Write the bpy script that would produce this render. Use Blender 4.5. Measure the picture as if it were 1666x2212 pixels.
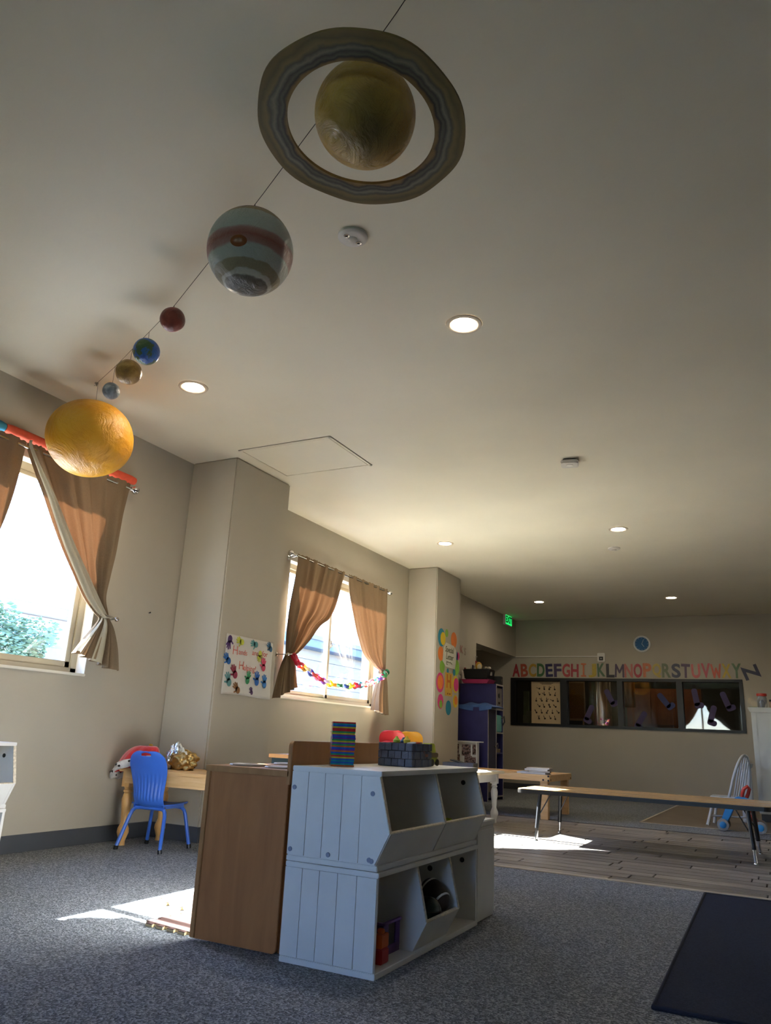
import bpy, bmesh, math, random
from mathutils import Matrix, Vector

for o in list(bpy.data.objects):
    bpy.data.objects.remove(o)
scene = bpy.context.scene
COL = scene.collection
PI = math.pi
RNG = random.Random(7)

# ------------------------------------------------------------------ camera, sky, sun, exposure
cam_data = bpy.data.cameras.new('camera')
cam_data.sensor_fit = 'HORIZONTAL'
cam_data.sensor_width = 36.0
cam_data.lens = 1634.0 / 1666.0 * 36.0
cam_data.clip_start = 0.02
cam_data.clip_end = 500
cam = bpy.data.objects.new('camera', cam_data)
COL.objects.link(cam)
Rm = Matrix(((0.8893126, 0.0907890, 0.4481969), (0.4550912, -0.2719131, -0.8479123), (0.0448895, 0.9580295, -0.2831331)))
cam.matrix_world = Matrix.Translation((0, 0, 0.8)) @ Rm.to_4x4()
scene.camera = cam

SUN_DIR = Vector((1.0, -0.114, -0.73)).normalized()
world = bpy.data.worlds.new('sky')
scene.world = world
world.use_nodes = True
wn = world.node_tree.nodes
wl = world.node_tree.links
wn.clear()
w_out = wn.new('ShaderNodeOutputWorld')
w_bg = wn.new('ShaderNodeBackground')
w_sky = wn.new('ShaderNodeTexSky')
w_sky.sky_type = 'NISHITA'
w_sky.sun_disc = False
w_sky.sun_elevation = math.asin(-SUN_DIR.z)
w_sky.sun_rotation = math.atan2(-SUN_DIR.x, -SUN_DIR.y)
w_sky.altitude = 100
w_sky.air_density = 1.0
w_sky.dust_density = 0.3
w_sky.ozone_density = 0.8
w_bg.inputs['Strength'].default_value = 1.5
w_tint = wn.new('ShaderNodeMix')
w_tint.data_type = 'RGBA'
w_tint.blend_type = 'MULTIPLY'
w_tint.inputs['Factor'].default_value = 1.0
w_tint.inputs[7].default_value = (0.90, 0.92, 1.14, 1)
wl.new(w_sky.outputs['Color'], w_tint.inputs[6])
wl.new(w_tint.outputs[2], w_bg.inputs['Color'])
wl.new(w_bg.outputs['Background'], w_out.inputs['Surface'])

sun_data = bpy.data.lights.new('sun', 'SUN')
sun_data.energy = 72.0
sun_data.angle = math.radians(0.6)
sun_data.color = (0.97, 0.99, 1.0)
sun = bpy.data.objects.new('sun', sun_data)
COL.objects.link(sun)
sun.rotation_euler = SUN_DIR.to_track_quat('-Z', 'Y').to_euler()
sun.location = (-20, 3, 20)

scene.view_settings.view_transform = 'Standard'
scene.view_settings.look = 'None'
scene.view_settings.gamma = 1.0
scene.view_settings.use_curve_mapping = False
scene.view_settings.exposure = 1.36
scene.cycles.max_bounces = 14
scene.cycles.diffuse_bounces = 8
scene.cycles.transparent_max_bounces = 16

# ------------------------------------------------------------------ helpers
def lin(h):
    if isinstance(h, str):
        h = h.lstrip('#')
        c = [int(h[i:i + 2], 16) / 255 for i in (0, 2, 4)]
    else:
        c = list(h)
    return tuple((x / 12.92 if x <= 0.04045 else ((x + 0.055) / 1.055) ** 2.4) for x in c)


MATS = {}


class NT:
    def __init__(self, name):
        m = bpy.data.materials.new(name)
        m.use_nodes = True
        self.m = m
        self.n = m.node_tree.nodes
        self.l = m.node_tree.links
        self.b = self.n['Principled BSDF']
        self.out = self.n['Material Output']
        MATS[name] = m

    def new(self, t, **kw):
        nd = self.n.new(t)
        for k, v in kw.items():
            if k in nd.inputs:
                nd.inputs[k].default_value = v
            else:
                setattr(nd, k, v)
        return nd

    def link(self, a, b):
        self.l.new(a, b)

    def coord(self, kind='Object', scale=(1, 1, 1), rot=(0, 0, 0)):
        tc = self.new('ShaderNodeTexCoord')
        mp = self.new('ShaderNodeMapping')
        mp.inputs['Scale'].default_value = scale
        mp.inputs['Rotation'].default_value = rot
        self.link(tc.outputs[kind], mp.inputs['Vector'])
        return mp.outputs['Vector']

    def ramp(self, fac, stops, interp='LINEAR'):
        r = self.new('ShaderNodeValToRGB')
        r.color_ramp.interpolation = interp
        el = r.color_ramp.elements
        while len(el) < len(stops):
            el.new(0.5)
        for e, (p, c) in zip(el, stops):
            e.position = p
            e.color = (c[0], c[1], c[2], 1)
        self.link(fac, r.inputs['Fac'])
        return r.outputs['Color']

    def bump(self, h, strength, dist=0.01):
        b = self.new('ShaderNodeBump', Strength=strength, Distance=dist)
        self.link(h, b.inputs['Height'])
        self.link(b.outputs['Normal'], self.b.inputs['Normal'])
        return b


def mat(name, col, rough=0.6, var=0.12, scale=8.0, bump=0.0, bscale=60.0, metal=0.0, emit=None, estr=0.0, stretch=(1, 1, 1), alpha_t=0.0, rnd=0.0, spec=0.5):
    """plain painted / plastic / cloth surface with procedural tone variation"""
    if name in MATS:
        return MATS[name]
    t = NT(name)
    c = lin(col)
    vec = t.coord('Object', stretch)
    nz = t.new('ShaderNodeTexNoise', Scale=scale, Detail=5.0)
    t.link(vec, nz.inputs['Vector'])
    lo = tuple(max(0, x * (1 - var)) for x in c)
    hi = tuple(min(1, x * (1 + var)) for x in c)
    out = t.ramp(nz.outputs['Fac'], [(0.3, lo), (0.7, hi)])
    if rnd:
        oi = t.new('ShaderNodeObjectInfo')
        mx = t.new('ShaderNodeHueSaturation')
        mr = t.new('ShaderNodeMapRange')
        mr.inputs['To Min'].default_value = 1 - rnd
        mr.inputs['To Max'].default_value = 1 + rnd
        t.link(oi.outputs['Random'], mr.inputs['Value'])
        t.link(mr.outputs['Result'], mx.inputs['Value'])
        t.link(out, mx.inputs['Color'])
        out = mx.outputs['Color']
    t.link(out, t.b.inputs['Base Color'])
    t.b.inputs['Roughness'].default_value = rough
    t.b.inputs['Metallic'].default_value = metal
    t.b.inputs['Specular IOR Level'].default_value = spec
    if bump:
        n2 = t.new('ShaderNodeTexNoise', Scale=bscale, Detail=4.0)
        t.link(vec, n2.inputs['Vector'])
        t.bump(n2.outputs['Fac'], bump)
    if emit:
        t.b.inputs['Emission Color'].default_value = (*lin(emit), 1)
        t.b.inputs['Emission Strength'].default_value = estr
    return t.m


def wood(name, c1, c2, rough=0.45, scale=(1, 12, 12), gs=3.0, rnd=0.0):
    t = NT(name)
    vec = t.coord('Object', scale)
    nz = t.new('ShaderNodeTexNoise', Scale=gs, Detail=8.0, Roughness=0.6, Distortion=0.6)
    if rnd:
        oi = t.new('ShaderNodeObjectInfo')
        ad = t.new('ShaderNodeVectorMath', operation='ADD')
        cb = t.new('ShaderNodeCombineXYZ')
        mu = t.new('ShaderNodeMath', operation='MULTIPLY')
        mu.inputs[1].default_value = 57.0
        t.link(oi.outputs['Random'], mu.inputs[0])
        t.link(mu.outputs[0], cb.inputs['X'])
        t.link(mu.outputs[0], cb.inputs['Y'])
        t.link(vec, ad.inputs[0])
        t.link(cb.outputs[0], ad.inputs[1])
        vec = ad.outputs[0]
    t.link(vec, nz.inputs['Vector'])
    out = t.ramp(nz.outputs['Fac'], [(0.28, lin(c1)), (0.72, lin(c2))])
    if rnd:
        hs = t.new('ShaderNodeHueSaturation')
        mr = t.new('ShaderNodeMapRange')
        mr.inputs['To Min'].default_value = 1 - rnd
        mr.inputs['To Max'].default_value = 1 + rnd
        t.link(oi.outputs['Random'], mr.inputs['Value'])
        t.link(mr.outputs['Result'], hs.inputs['Value'])
        t.link(out, hs.inputs['Color'])
        out = hs.outputs['Color']
    t.link(out, t.b.inputs['Base Color'])
    t.b.inputs['Roughness'].default_value = rough
    t.bump(nz.outputs['Fac'], 0.08, 0.004)
    return t.m


class MB:
    def __init__(self):
        self.v = []
        self.f = []

    def add(self, vs, fs, M=None):
        n = len(self.v)
        if M is not None:
            vs = [tuple(M @ Vector(p)) for p in vs]
        self.v += [tuple(p) for p in vs]
        self.f += [tuple(i + n for i in q) for q in fs]
        return self

    def box(self, x0, x1, y0, y1, z0, z1, M=None):
        vs = [(x0, y0, z0), (x1, y0, z0), (x1, y1, z0), (x0, y1, z0), (x0, y0, z1), (x1, y0, z1), (x1, y1, z1), (x0, y1, z1)]
        fs = [(0, 3, 2, 1), (4, 5, 6, 7), (0, 1, 5, 4), (1, 2, 6, 5), (2, 3, 7, 6), (3, 0, 4, 7)]
        return self.add(vs, fs, M)

    def cbox(self, c, s, M=None):
        return self.box(c[0] - s[0] / 2, c[0] + s[0] / 2, c[1] - s[1] / 2, c[1] + s[1] / 2, c[2] - s[2] / 2, c[2] + s[2] / 2, M)

    def prism(self, poly, a, b, axis='z', M=None):
        """2d polygon extruded from a to b; axis x: poly=(y,z); y: poly=(x,z); z: poly=(x,y)"""
        n = len(poly)
        def P(p, h):
            return (h, p[0], p[1]) if axis == 'x' else (p[0], h, p[1]) if axis == 'y' else (p[0], p[1], h)
        vs = [P(p, a) for p in poly] + [P(p, b) for p in poly]
        fs = [tuple(range(n))[::-1], tuple(range(n, 2 * n))]
        for i in range(n):
            j = (i + 1) % n
            fs.append((i, j, j + n, i + n))
        return self.add(vs, fs, M)

    def tube(self, path, r, n=10, caps=True, M=None):
        path = [Vector(p) for p in path]
        rs = r if isinstance(r, (list, tuple)) else [r] * len(path)
        vs, fs = [], []
        prev = None
        for i, p in enumerate(path):
            d = (path[min(i + 1, len(path) - 1)] - path[max(i - 1, 0)]).normalized()
            if prev is None:
                up = Vector((0, 0, 1)) if abs(d.z) < 0.9 else Vector((1, 0, 0))
                a = d.cross(up).normalized()
            else:
                a = (prev - d * prev.dot(d)).normalized()
            prev = a
            b = d.cross(a)
            for k in range(n):
                t = 2 * PI * k / n
                vs.append(tuple(p + a * (rs[i] * math.cos(t)) + b * (rs[i] * math.sin(t))))
        for i in range(len(path) - 1):
            for k in range(n):
                k2 = (k + 1) % n
                fs.append((i * n + k, i * n + k2, (i + 1) * n + k2, (i + 1) * n + k))
        if caps:
            fs.append(tuple(range(n))[::-1])
            fs.append(tuple((len(path) - 1) * n + k for k in range(n)))
        return self.add(vs, fs, M)

    def lathe(self, prof, c=(0, 0, 0), n=24, M=None):
        """prof: (r,z) list"""
        vs, fs = [], []
        for r, z in prof:
            for k in range(n):
                t = 2 * PI * k / n
                vs.append((c[0] + r * math.cos(t), c[1] + r * math.sin(t), c[2] + z))
        for i in range(len(prof) - 1):
            for k in range(n):
                k2 = (k + 1) % n
                fs.append((i * n + k, i * n + k2, (i + 1) * n + k2, (i + 1) * n + k))
        fs.append(tuple(range(n))[::-1])
        fs.append(tuple((len(prof) - 1) * n + k for k in range(n)))
        return self.add(vs, fs, M)

    def ball(self, c, r, nu=24, nv=14, fn=None, M=None):
        rx, ry, rz = (r, r, r) if not isinstance(r, (tuple, list)) else r
        vs, fs = [], []
        for i in range(nv + 1):
            ph = -PI / 2 + PI * i / nv
            for k in range(nu):
                t = 2 * PI * k / nu
                d = Vector((math.cos(ph) * math.cos(t), math.cos(ph) * math.sin(t), math.sin(ph)))
                s = 1.0 if fn is None else fn(d)
                vs.append((c[0] + d.x * rx * s, c[1] + d.y * ry * s, c[2] + d.z * rz * s))
        for i in range(nv):
            for k in range(nu):
                k2 = (k + 1) % nu
                fs.append((i * nu + k, i * nu + k2, (i + 1) * nu + k2, (i + 1) * nu + k))
        return self.add(vs, fs, M)

    def grid(self, fn, nu, nv, M=None, skip=None):
        vs = [fn(u / nu, v / nv) for v in range(nv + 1) for u in range(nu + 1)]
        fs = []
        for v in range(nv):
            for u in range(nu):
                if skip and skip((u + 0.5) / nu, (v + 0.5) / nv):
                    continue
                a = v * (nu + 1) + u
                fs.append((a, a + 1, a + nu + 2, a + nu + 1))
        return self.add(vs, fs, M)

    def mesh(self, name, m, bevel=0.0, smooth=None, seg=2):
        me = bpy.data.meshes.new(name)
        me.from_pydata(self.v, [], self.f)
        bm = bmesh.new()
        bm.from_mesh(me)
        bmesh.ops.remove_doubles(bm, verts=bm.verts, dist=1e-6)
        bmesh.ops.recalc_face_normals(bm, faces=bm.faces)
        if bevel:
            ed = [e for e in bm.edges if len(e.link_faces) == 2 and e.calc_face_angle(0) > 0.5]
            bmesh.ops.bevel(bm, geom=ed, offset=bevel, segments=seg, affect='EDGES', clamp_overlap=True)
        bm.to_mesh(me)
        bm.free()
        me.materials.append(m)
        if smooth is not None:
            for p in me.polygons:
                p.use_smooth = True
            me.set_sharp_from_angle(angle=math.radians(smooth))
        return me


def obj(name, mb, m, parent=None, loc=(0, 0, 0), rz=0.0, bevel=0.0, smooth=None, solid=0.0, sub=0, seg=2):
    me = mb if isinstance(mb, bpy.types.Mesh) else mb.mesh(name, m, bevel, smooth, seg)
    if not me.materials:
        me.materials.append(m)
    o = bpy.data.objects.new(name, me)
    COL.objects.link(o)
    if parent is not None:
        o.parent = parent
    o.location = loc
    o.rotation_euler = (0, 0, rz)
    if sub:
        sm = o.modifiers.new('sub', 'SUBSURF')
        sm.levels = sm.render_levels = sub
    if solid:
        so = o.modifiers.new('solid', 'SOLIDIFY')
        so.thickness = solid
        so.offset = 0
    return o


def tag(o, label, cat, group=None):
    o['label'] = label
    o['category'] = cat
    if group:
        o['group'] = group
    return o


def thing(name, label, cat, loc=(0, 0, 0), rz=0.0, group=None):
    o = bpy.data.objects.new(name, None)
    o.empty_display_size = 0.05
    COL.objects.link(o)
    o.location = loc
    o.rotation_euler = (0, 0, rz)
    return tag(o, label, cat, group)


def struct(name, mb, m, **kw):
    o = obj(name, mb, m, **kw)
    o['kind'] = 'structure'
    return o


def sempty(name, loc=(0, 0, 0), rz=0.0):
    o = bpy.data.objects.new(name, None)
    o.empty_display_size = 0.05
    COL.objects.link(o)
    o.location = loc
    o.rotation_euler = (0, 0, rz)
    o['kind'] = 'structure'
    return o


def dup(root, loc, rz=0.0, label=None, group=None):
    r = root.copy()
    COL.objects.link(r)
    r.location = loc
    r.rotation_euler = (0, 0, rz)
    if label:
        r['label'] = label
    if group:
        r['group'] = group
    for ch in list(root.children):
        c = ch.copy()
        COL.objects.link(c)
        c.parent = r
        for g in list(ch.children):
            d = g.copy()
            COL.objects.link(d)
            d.parent = c
    return r


def interp(tab, t):
    """piecewise-linear with smoothing: tab list of tuples, t in 0..1"""
    n = len(tab) - 1
    x = min(max(t, 0), 1) * n
    i = min(int(x), n - 1)
    f = x - i
    p0, p1, p2, p3 = tab[max(i - 1, 0)], tab[i], tab[i + 1], tab[min(i + 2, n)]
    out = []
    for a, b, c, d in zip(p0, p1, p2, p3):
        out.append(0.5 * ((2 * b) + (-a + c) * f + (2 * a - 5 * b + 4 * c - d) * f * f + (-a + 3 * b - 3 * c + d) * f ** 3))
    return out


FACE_PX = Matrix(((0, 0, 1), (1, 0, 0), (0, 1, 0))).to_4x4()     # flat art facing +x (right = +y)
FACE_NY = Matrix(((1, 0, 0), (0, 0, -1), (0, 1, 0))).to_4x4()    # flat art facing -y (right = +x)


def text_mesh(s, size, M, depth=0.0008, fat=0.0, shear=0.0, align='CENTER', m=None):
    cu = bpy.data.curves.new('lettering', 'FONT')
    cu.body = s
    cu.size = size
    cu.extrude = depth
    cu.offset = fat
    cu.shear = shear
    cu.align_x = align
    cu.align_y = 'CENTER'
    cu.resolution_u = 4
    tmp = bpy.data.objects.new('lettering', cu)
    COL.objects.link(tmp)
    dg = bpy.context.evaluated_depsgraph_get()
    me = bpy.data.meshes.new_from_object(tmp.evaluated_get(dg))
    bpy.data.objects.remove(tmp)
    bpy.data.curves.remove(cu)
    me.transform(M)
    me.name = 'lettering'
    me.materials.clear()
    if m:
        me.materials.append(m)
    return me


def T3(x, y, z):
    return Matrix.Translation((x, y, z))


def rot2(a):
    return Matrix.Rotation(a, 4, 'Z')


def ellipse(cx, cy, rx, ry, n=28, a0=0.0):
    ca, sa = math.cos(a0), math.sin(a0)
    return [(cx + rx * math.cos(2 * PI * k / n) * ca - ry * math.sin(2 * PI * k / n) * sa, cy + rx * math.cos(2 * PI * k / n) * sa + ry * math.sin(2 * PI * k / n) * ca) for k in range(n)]


def capsule(p, q, r, n=6):
    a = math.atan2(q[1] - p[1], q[0] - p[0])
    pts = []
    for k in range(n + 1):
        t = a - PI / 2 + PI * k / n
        pts.append((q[0] + r * math.cos(t), q[1] + r * math.sin(t)))
    for k in range(n + 1):
        t = a + PI / 2 + PI * k / n
        pts.append((p[0] + r * math.cos(t), p[1] + r * math.sin(t)))
    return pts


# ------------------------------------------------------------------ surface materials
def wall_mat(name, col, bs=220.0, b=0.06):
    t = NT(name)
    vec = t.coord('Object')
    nz = t.new('ShaderNodeTexNoise', Scale=1.3, Detail=4.0)
    t.link(vec, nz.inputs['Vector'])
    c = lin(col)
    t.link(t.ramp(nz.outputs['Fac'], [(0.3, tuple(x * 0.96 for x in c)), (0.7, tuple(x * 1.04 for x in c))]), t.b.inputs['Base Color'])
    n2 = t.new('ShaderNodeTexNoise', Scale=bs, Detail=3.0)
    t.link(vec, n2.inputs['Vector'])
    t.bump(n2.outputs['Fac'], b, 0.004)
    t.b.inputs['Roughness'].default_value = 0.55
    t.b.inputs['Specular IOR Level'].default_value = 0.3
    return t.m


M_WALL = wall_mat('wall_paint', '#b0a898')
M_CEIL = wall_mat('ceiling_paint', '#e0d8c4', 70.0, 0.12)
M_BASE = mat('rubber_base', '#45484d', 0.5, 0.05)
M_REVEAL = wall_mat('window_reveal_paint', '#e4dfd2')


def carpet_mat():
    t = NT('loop_carpet')
    vec = t.coord('Object', (1, 1, 1), (0, 0, 0.5))
    v = t.new('ShaderNodeTexVoronoi', Scale=150.0)
    t.link(vec, v.inputs['Vector'])
    n = t.new('ShaderNodeTexNoise', Scale=260.0, Detail=2.0)
    t.link(vec, n.inputs['Vector'])
    big = t.new('ShaderNodeTexNoise', Scale=1.2, Detail=3.0)
    t.link(vec, big.inputs['Vector'])
    w = t.new('ShaderNodeTexWave', Scale=28.0, Distortion=3.0, Detail=2.0)
    w.inputs['Detail Scale'].default_value = 6.0
    t.link(vec, w.inputs['Vector'])
    sep = t.new('ShaderNodeSeparateColor')
    t.link(v.outputs['Color'], sep.inputs['Color'])
    mixf = t.new('ShaderNodeMath', operation='ADD')
    t.link(sep.outputs['Red'], mixf.inputs[0])
    t.link(n.outputs['Fac'], mixf.inputs[1])
    hf = t.new('ShaderNodeMath', operation='MULTIPLY')
    hf.inputs[1].default_value = 0.5
    t.link(mixf.outputs[0], hf.inputs[0])
    c = t.ramp(hf.outputs[0], [(0.22, lin('#303335')), (0.5, lin('#62666a')), (0.78, lin('#a0a2a2'))])
    hs = t.new('ShaderNodeHueSaturation')
    mr = t.new('ShaderNodeMapRange')
    mr.inputs['To Min'].default_value = 0.86
    mr.inputs['To Max'].default_value = 1.14
    t.link(big.outputs['Fac'], mr.inputs['Value'])
    t.link(mr.outputs['Result'], hs.inputs['Value'])
    t.link(c, hs.inputs['Color'])
    t.link(hs.outputs['Color'], t.b.inputs['Base Color'])
    ad = t.new('ShaderNodeMath', operation='MULTIPLY_ADD')
    ad.inputs[1].default_value = 0.5
    t.link(w.outputs['Fac'], ad.inputs[0])
    t.link(v.outputs['Distance'], ad.inputs[2])
    t.bump(ad.outputs[0], 0.7, 0.006)
    t.b.inputs['Roughness'].default_value = 0.95
    t.b.inputs['Specular IOR Level'].default_value = 0.15
    t.b.inputs['Sheen Weight'].default_value = 0.15
    return t.m


M_CARPET = carpet_mat()
M_PLANK = wood('plank_tile', '#4a443e', '#a39a8f', 0.36, (1.2, 16, 16), 2.6, 0.32)
M_GROUT = mat('grout', '#2c2926', 0.9)
M_STRIP = mat('transition_strip', '#b3a894', 0.5)
M_NAVYRUG = mat('navy_rug_pile', '#262b3a', 0.95, 0.25, 140.0, 0.5, 260.0, spec=0.15)
M_WHITE = mat('white_paint', '#dfddd8', 0.42, 0.05, 5.0, 0.03, 40.0)
M_CHIP = mat('chipped_edge', '#c7bda9', 0.6, 0.25, 90.0)
M_DARK = mat('dark_plastic', '#15161a', 0.45, 0.1)
M_BLACK = mat('black_paint', '#08080a', 0.4, 0.1)
M_STEEL = mat('brushed_steel', '#b9b7b2', 0.25, 0.05, metal=1.0)
M_CHROME = mat('chrome', '#d8d8d8', 0.12, 0.02, metal=1.0)
M_PLY = wood('brown_ply', '#9c6234', '#b67a44', 0.5, (6, 6, 1.0), 2.2)
M_PLY2 = wood('orange_ply', '#9a6a3c', '#b4834f', 0.45, (6, 6, 1.0), 2.0)
M_PINE = wood('pine', '#c79a5e', '#deb884', 0.4, (1.4, 14, 14), 2.5)
M_PINE2 = wood('turned_pine', '#c08f4e', '#d7aa6c', 0.35, (8, 8, 1.4), 2.5)
M_OAKTOP = wood('laminate_top', '#b08a57', '#c4a070', 0.22, (1.0, 16, 16), 2.5)
M_CREAMTOP = mat('cream_laminate', '#e0d3b4', 0.2, 0.04)
M_NAVY = mat('navy_board', '#2b2860', 0.5, 0.1)
M_TAN = mat('tan_vinyl', '#a59a82', 0.4, 0.04)

# window glass: clear with a mirror-like coat
def glass_mat(name, tint, spec=0.06):
    t = NT(name)
    tr = t.new('ShaderNodeBsdfTransparent')
    tr.inputs['Color'].default_value = (*tint, 1)
    gl = t.new('ShaderNodeBsdfGlossy', Roughness=0.02)
    mx = t.new('ShaderNodeMixShader')
    lw = t.new('ShaderNodeLayerWeight', Blend=0.35)
    nz = t.new('ShaderNodeTexNoise', Scale=3.0)
    ml = t.new('ShaderNodeMath', operation='MULTIPLY_ADD')
    ml.inputs[1].default_value = 0.25
    ml.inputs[2].default_value = spec
    t.link(lw.outputs['Fresnel'], ml.inputs[0])
    t.link(ml.outputs[0], mx.inputs['Fac'])
    t.link(tr.outputs[0], mx.inputs[1])
    t.link(gl.outputs[0], mx.inputs[2])
    t.link(mx.outputs[0], t.out.inputs['Surface'])
    return t.m


M_GLASS = glass_mat('window_glass', (0.9, 0.93, 0.95), 0.0)
M_GLASSIN = glass_mat('interior_glass', (0.72, 0.72, 0.7), 0.03)


def curtain_mat(name, col, trans, amt=0.4):
    t = NT(name)
    vec = t.coord('Object', (1, 1, 1))
    wv = t.new('ShaderNodeTexNoise', Scale=160.0, Detail=2.0)
    mp = t.new('ShaderNodeMapping')
    mp.inputs['Scale'].default_value = (1, 6, 0.6)
    t.link(vec, mp.inputs['Vector'])
    t.link(mp.outputs[0], wv.inputs['Vector'])
    c = lin(col)
    col_o = t.ramp(wv.outputs['Fac'], [(0.3, tuple(x * 0.88 for x in c)), (0.7, tuple(min(1, x * 1.1) for x in c))])
    d = t.new('ShaderNodeBsdfDiffuse')
    tl = t.new('ShaderNodeBsdfTranslucent')
    tl.inputs['Color'].default_value = (*lin(trans), 1)
    mx = t.new('ShaderNodeMixShader', Fac=amt)
    t.link(col_o, d.inputs['Color'])
    t.link(d.outputs[0], mx.inputs[1])
    t.link(tl.outputs[0], mx.inputs[2])
    t.link(mx.outputs[0], t.out.inputs['Surface'])
    b = t.new('ShaderNodeBump', Strength=0.15, Distance=0.002)
    t.link(wv.outputs['Fac'], b.inputs['Height'])
    t.link(b.outputs[0], d.inputs['Normal'])
    return t.m


M_CURT = curtain_mat('taupe_curtain_cloth', '#82705a', '#5c3820', 0.07)
M_LINING = curtain_mat('cream_lining_cloth', '#b9b19c', '#8a806a', 0.25)

# ------------------------------------------------------------------ room shell
XL, XR, YB, YF, ZC = -4.34, 3.6, -3.4, 13.6, 2.96
WZ0, WZ1 = 1.10, 2.47
W1, W2 = (2.15, 3.83), (6.20, 8.26)
B1, B_FILL = (-3.80, -1.76), (-1.56, -0.30)
TH = 0.26

carpet = MB().box(XL - 0.3, XR, YB, 5.235, -0.05, 0.0)
carpet.box(XL - 1.5, -1.56, 8.72, YF, -0.05, 0.0)
carpet.box(-1.56, XR, 8.72, 9.40, -0.05, 0.0)
struct('floor', carpet, M_CARPET)
plank_bed = struct('floor_plank_bed', MB().box(XL - 0.3, XR, 5.235, 8.72, -0.05, -0.010), M_GROUT)
M_KPLANK = wood('far_plank_tile', '#4a3f33', '#8a7a66', 0.4, (1.2, 14, 14), 2.4)
struct('floor_kitchen', MB().box(-1.56, XR, 9.40, YF, -0.05, 0.0), M_KPLANK)
struct('trim_1', MB().box(XL, XR, 5.235, 5.272, -0.004, 0.006), M_STRIP, bevel=0.002)
struct('trim_2', MB().box(-1.58, XR, 9.385, 9.415, -0.004, 0.004), M_STRIP, bevel=0.002)
struct('trim_3', MB().box(-1.585, -1.555, 9.385, YF, -0.004, 0.004), M_STRIP, bevel=0.002)
struct('trim_4', MB().box(XL, XR, 8.705, 8.735, -0.004, 0.003), mat('dark_strip', '#4f4a45', 0.6), bevel=0.002)

PL, PW = 0.90, 0.148
plank_me = MB().box(-PL / 2 + .005, PL / 2 - .005, -PW / 2 + .0045, PW / 2 - .0045, -0.010, 0.0).mesh('plank', M_PLANK, 0.0015)
yy = 5.275 + PW / 2
row = 0
while yy < 8.70:
    x = XL + RNG.random() * PL - 0.2
    while x - PL / 2 < XR - 0.3:
        x0 = max(x - PL / 2, XL)
        if x + PL / 2 > XL + 0.1 and x < 2.2:
            o = obj('plank', plank_me, M_PLANK, plank_bed, loc=(x, yy, RNG.uniform(-0.0006, 0.0004)))
        x += PL
    yy += PW
    row += 1

struct('ceiling', MB().box(XL - 0.3, XR + 0.2, YB - 0.3, YF + 0.2, ZC, ZC + 0.1), M_CEIL)
struct('ceiling_alcove', MB().box(XL - 1.5, XL - 0.1, 11.3, YF + 0.2, 2.42, 2.55), M_CEIL)


def wall_with_holes(mb, a0, a1, holes, z0, z1, hz0, hz1, put):
    c = a0
    for h0, h1 in holes:
        put(mb, c, h0, z0, z1)
        put(mb, h0, h1, z0, hz0)
        put(mb, h0, h1, hz1, z1)
        c = h1
    put(mb, c, a1, z0, z1)


m = MB()
wall_with_holes(m, YB - 0.26, 11.54, [W1, W2], 0, ZC, WZ0, WZ1, lambda b, a, c, z0, z1: b.box(XL - TH, XL, a, c, z0, z1))
m.box(XL - TH, XL, 11.54, YF, 2.29, ZC)
struct('wall_left', m, M_WALL)
m = MB()
wall_with_holes(m, XL - TH, XR + 0.26, [B1, B_FILL], 0, ZC, WZ0, WZ1, lambda b, a, c, z0, z1: b.box(a, c, YB - TH, YB, z0, z1))
struct('wall_back', m, M_WALL)
struct('wall_right', MB().box(XR, XR + 0.2, YB, YF + 0.2, 0, ZC), M_WALL)
FX0, FX1, FZ0, FZ1 = -4.435, -0.59, 1.083, 1.915
m = MB()
wall_with_holes(m, XL - 1.5, XR, [(FX0, FX1)], 0, ZC, FZ0, FZ1, lambda b, a, c, z0, z1: b.box(a, c, YF, YF + 0.14, z0, z1))
struct('wall_far', m, M_WALL)
m = MB().box(XL - 1.5, XL - 1.35, 11.3, YF, 0, 2.5)
m.box(XL - 1.5, XL - TH, 11.3, 11.54, 0, 2.5)
struct('wall_alcove', m, M_WALL)
struct('wall_pilaster_near', MB().box(XL, -3.86, 4.64, 5.42, 0, ZC), M_WALL, bevel=0.012)
struct('wall_pilaster_far', MB().box(XL, -3.92, 8.96, 9.78, 0, ZC), M_WALL, bevel=0.012)

bh = 0.105
m = MB().box(XL, XL + 0.012, YB, 4.64, 0, bh).box(XL, XL + 0.012, 5.42, 8.96, 0, bh).box(XL, XL + 0.012, 9.78, 11.54, 0, bh)
m.box(XL, -3.86 + 0.012, 4.628, 4.64, 0, bh).box(-3.86, -3.848, 4.64, 5.42, 0, bh)
m.box(XL, -3.92 + 0.012, 8.948, 8.96, 0, bh).box(-3.92, -3.908, 8.96, 9.78, 0, bh)
struct('baseboard_left', m, M_BASE, bevel=0.003)
struct('baseboard_far', MB().box(XL - 1.35, XR, YF - 0.012, YF, 0, bh), M_BASE, bevel=0.003)
struct('baseboard_back', MB().box(XL, XR, YB, YB + 0.012, 0, bh), M_BASE, bevel=0.003)

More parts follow.
